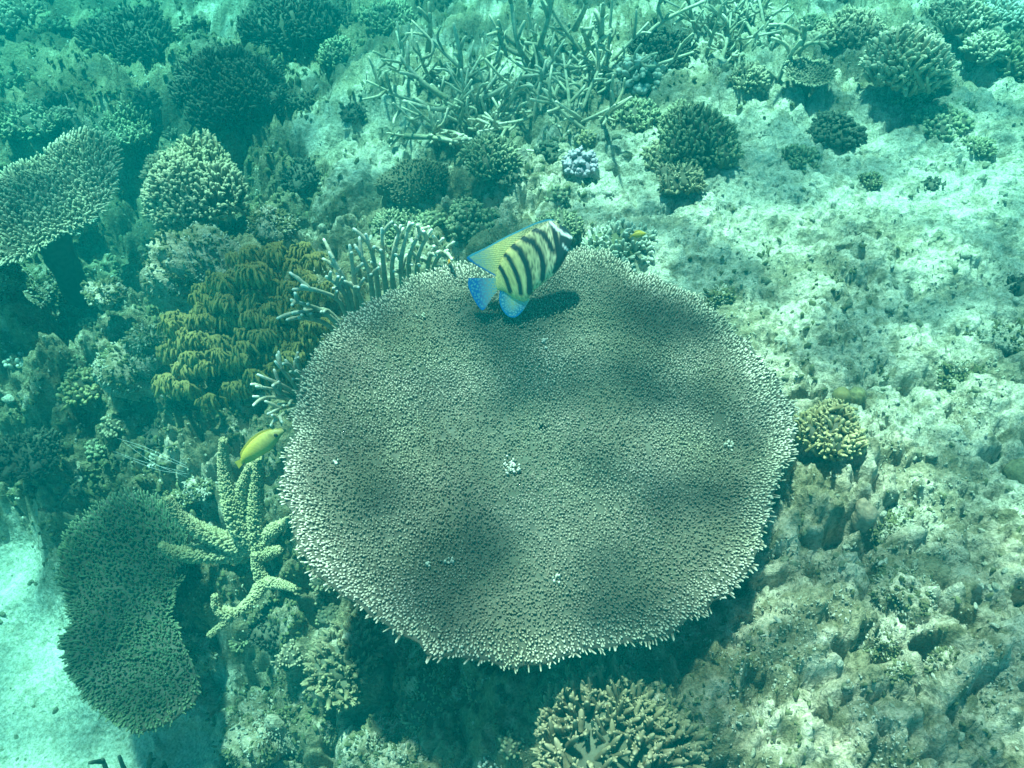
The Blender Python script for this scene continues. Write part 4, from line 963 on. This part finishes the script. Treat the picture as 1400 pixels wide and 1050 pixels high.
def angelfish():
    f = Fish('angelfish', 'yellow angelfish with black bars and blue spotted fins over the big table', 712, 366, .335, 1 / 5.833, (655, 500), (1, .12, .04), (0, .64, .77))
    YEL, PAL, BLK, BLU = np.array([.78, .58, .20]), np.array([.72, .62, .42]), np.array([.012, .016, .02]), np.array([.015, .10, .36])
    bars = [([(465,440),(500,500),(530,580),(550,680)], 17), ([(500,360),(560,400),(600,500),(628,610),(632,705)], 19), ([(590,305),(655,355),(695,460),(712,580),(702,700)], 24),
            ([(690,265),(770,315),(820,410),(832,510),(812,605)], 23), ([(780,205),(845,245),(890,320),(915,400)], 21), ([(925,150),(945,240),(955,350),(960,450),(920,560)], 22)]  # last bar joins the head bar with shadow painted in beside it
    def paint(p, up=1.0):
        n = vnoise(p[:, 0] / 60, p[:, 1] / 60, 3)[:, None]
        t = np.clip((p[:, 0] - 560) / 380, 0, 1)[:, None]
        c = YEL * (1 - t * .75) + PAL * t * .75
        low = np.clip((p[:, 1] - 620) / 120, 0, 1)[:, None]; c = c * (1 - low * .5) + np.array([.6, .6, .25]) * low * .5
        c = c * (.9 + .2 * n) * (1 - .28 * dots(p, 12, 41, .42))
        c = c * (1 - .75 * dots(p, 15, 5, .34) * np.clip((p[:, 0:1] - 640) / 60, 0, 1))
        for pl, w in (bars if up else ()):
            pl = np.array(pl, float); d = seg_dist(p, pl); k = np.clip((w - d) / 9 + .5, 0, 1)[:, None]
            c = c * (1 - k) + BLK * k
        h = np.clip((p[:, 0:1] - (968 - .12 * (p[:, 1:2] - 300))) / 14, 0, 1); c = c * (1 - h) + BLK * 1.3 * h
        wb = np.clip((10 - seg_dist(p, [(926,170),(965,225),(1010,265),(1078,306)])) / 5 + .5, 0, 1)[:, None]; c = c * (1 - wb) + np.array([.85, .85, .78]) * wb
        wm = np.clip((7 - seg_dist(p, [(1000,362),(1035,402)])) / 5 + .5, 0, 1)[:, None]; c = c * (1 - wm) + np.array([.75, .78, .74]) * wm
        return c
    def dorsal_paint(p):
        c = paint(p, .0); e = seg_dist(p, [(1000,152),(915,146),(800,165),(560,246),(400,310),(240,372)]); b = np.clip((14 - e) / 7, 0, 1)[:, None]
        e2 = seg_dist(p, [(240,372),(300,438),(370,490),(440,540)]); b2 = np.clip((60 - e2) / 60, 0, 1)[:, None] ** 1.4
        back = np.clip((470 - p[:, 0:1]) / 130, 0, 1)
        c = c * (1 - back) + np.array([.40, .40, .24]) * back
        sp = dots(p, 15, 9) * back; c = c * (1 - sp * .6) + np.array([.03, .2, .45]) * sp * .6
        c = c * (1 - b) + np.array([.06, .28, .38]) * b
        e3 = np.clip((15 - e2) / 8, 0, 1)[:, None]; c = c * (1 - e3) + np.array([.01, .12, .36]) * e3
        return c
    def tail_paint(p):
        t = np.clip((445 - p[:, 0:1]) / 150, 0, 1); c = np.array([.45, .45, .26]) * (1 - t) + BLU * t
        s = dots(p, 21, 13, .36); c = c * (1 - s) + np.array([.12, .32, .42]) * s
        e = np.clip((14 - seg_dist(p, [(232,535),(222,600),(255,710),(300,795),(335,792)])) / 7, 0, 1)[:, None]
        return c * (1 - e) + np.array([.01, .13, .42]) * e
    def anal_paint(p):
        e = seg_dist(p, [(468,668),(455,740),(470,815),(520,880),(580,886),(630,845)]); t = np.clip((125 - e) / 95, 0, 1)[:, None]
        c = np.array([.58, .56, .22]) * (1 - t) + np.array([.04, .18, .32]) * t
        s = dots(p, 16, 17, .36) * np.clip(t * 3, 0, 1); c = c * (1 - s) + np.array([.25, .44, .46]) * s
        k = np.clip((12 - e) / 7, 0, 1)[:, None]; return c * (1 - k) + np.array([.01, .16, .42]) * k
    f.body([(445,552),(480,470),(560,350),(690,262),(820,196),(925,168),(1000,196),(1062,250),(1090,310),(1062,372)],
           [(448,655),(500,672),(570,730),(660,770),(740,700),(850,625),(930,570),(985,510),(1022,452),(1048,408)],
           [(0, 16), (.12, 26), (.3, 52), (.55, 72), (.75, 76), (.9, 56), (1, 22)], paint)
    f.fin('dorsal_fin', [(470,545),(500,470),(570,360),(690,275),(820,205),(960,185)], [(440,540),(372,492),(300,438),(240,372),(400,310),(560,246),(800,165),(915,146),(990,168)], dorsal_paint, .006, n=150, k=44)
    f.fin('tail_fin', [(470,560),(466,600),(470,645)], [(232,535),(222,600),(255,710),(300,795),(335,792),(395,712)], tail_paint, .012, n=90, k=56)
    f.fin('anal_fin', [(480,650),(540,690),(620,735),(700,740)], [(466,668),(455,740),(470,815),(520,880),(580,886),(640,838),(700,762)], anal_paint, .008, n=90, k=48)
    f.fin('pectoral_fin', [(905,420),(900,450),(905,480)], [(815,395),(800,450),(835,520)], lambda p: np.tile([.42, .40, .26], (len(p), 1)) * (.8 + .3 * vnoise(p[:, 0] / 5, p[:, 1] / 30, 3))[:, None], .02, bow=-30)
    for o in f.root.children:
        if o.name.startswith('pectoral'): o.location = Vector((-f.w * 72 * f.m).tolist())
    f.eye((1020, 322), 17, 60)
angelfish()
def yellow_fish():
    f = Fish('yellow_fish', 'slender yellow fish with dark eye left of the big table', 355, 610, .06, 1 / 8.75, (655, 350), (1, .1, .05), (0, .5, .87))
    def paint(p):
        t = np.clip((p[:, 0:1] - 380) / 550, 0, 1); c = np.array([.58, .40, .03]) * (1 - t) + np.array([.50, .40, .13]) * t
        d = seg_dist(p, [(985,170),(850,145),(700,185),(560,272),(450,385),(400,480)]); k = np.clip((40 - d) / 40, 0, 1)[:, None]
        c = c * (1 - k * .45) + np.array([.25, .22, .04]) * k * .45
        e = np.clip((26 - seg_dist(p, [(820,205),(850,215)])) / 10, 0, 1)[:, None]; c = c * (1 - e * .6) + np.array([.2, .17, .05]) * e * .6
        c = c * (1 - .2 * dots(p, 16, 43, .42)); m = np.clip((p[:, 0:1] - 930) / 40, 0, 1); return c * (1 - m * .3) + np.array([.5, .42, .25]) * m * .3
    f.body([(395,490),(450,392),(560,282),(700,192),(850,148),(930,155),(1000,172)], [(405,545),(480,515),(650,475),(780,412),(870,325),(930,250),(1000,195)],
           [(0, 14), (.15, 30), (.4, 62), (.65, 72), (.85, 52), (1, 14)], paint, 60, 30)
    yp = lambda p: np.tile([.5, .36, .04], (len(p), 1)) * (.85 + .3 * vnoise(p[:, 0] / 9, p[:, 1] / 9, 3))[:, None]
    f.fin('dorsal_fin', [(420,470),(560,300),(700,205),(820,165)], [(402,455),(420,395),(540,262),(690,168),(830,140)], lambda p: yp(p) * .75, .006, n=60, k=10)
    f.fin('tail_fin', [(425,480),(425,520),(430,535)], [(315,520),(335,560),(352,615)], yp, .02, n=30, k=16)
    f.fin('anal_fin', [(430,520),(520,495),(640,468)], [(440,560),(530,535),(640,482)], yp, .006, n=30, k=10)
    f.fin('pectoral_fin', [(835,300),(830,320),(820,335)], [(770,310),(765,335),(780,365)], lambda p: np.tile([.75, .58, .02], (len(p), 1)), .02, n=16, k=8, bow=-14)
    for o in f.root.children:
        if o.name.startswith('pectoral'): o.location = Vector((-f.w * 66 * f.m).tolist())
    f.eye((885, 212), 27, 56, ring=(.05, .05, .03))
yellow_fish()
def small_fish(label, px, py, z, L, ang, c1, c2):
    u = (math.cos(ang), math.sin(ang) * .75, math.sin(ang) * .6)
    f = Fish('small_fish', label, px, py, z, L / 100, (50, 0), u, (-math.sin(ang) * .3, .5, .87))
    paint = lambda p: np.array(c1) * np.clip(p[:, 0:1] / 60, 0, 1) + np.array(c2) * (1 - np.clip(p[:, 0:1] / 60, 0, 1))
    f.body([(18,-5),(35,-16),(60,-20),(85,-12),(100,-2)], [(18,5),(35,14),(60,18),(85,11),(100,3)], [(0, 4), (.5, 10), (.85, 7), (1, 2)], paint, 16, 12)
    f.fin('tail_fin', [(20,-4),(20,0),(20,4)], [(0,-14),(6,0),(0,14)], paint, .02, n=8, k=4)
    f.fin('dorsal_fin', [(35,-12),(60,-17),(75,-13)], [(30,-24),(58,-27),(78,-16)], paint, .02, n=8, k=4)
    f.eye((90, -4), 3, 6)
small_fish('tiny orange fish by the white tipped staghorn', 616, 357, .2, 14, .9, (.7, .33, .03), (.6, .25, .03))
small_fish('small golden fish above the white tipped finger coral', 872, 321, .22, 24, .15, (.6, .42, .05), (.55, .35, .04))
small_fish('tiny orange fish with white tail above the yellow fish', 379, 574, .1, 15, .5, (.6, .25, .05), (.85, .8, .7))
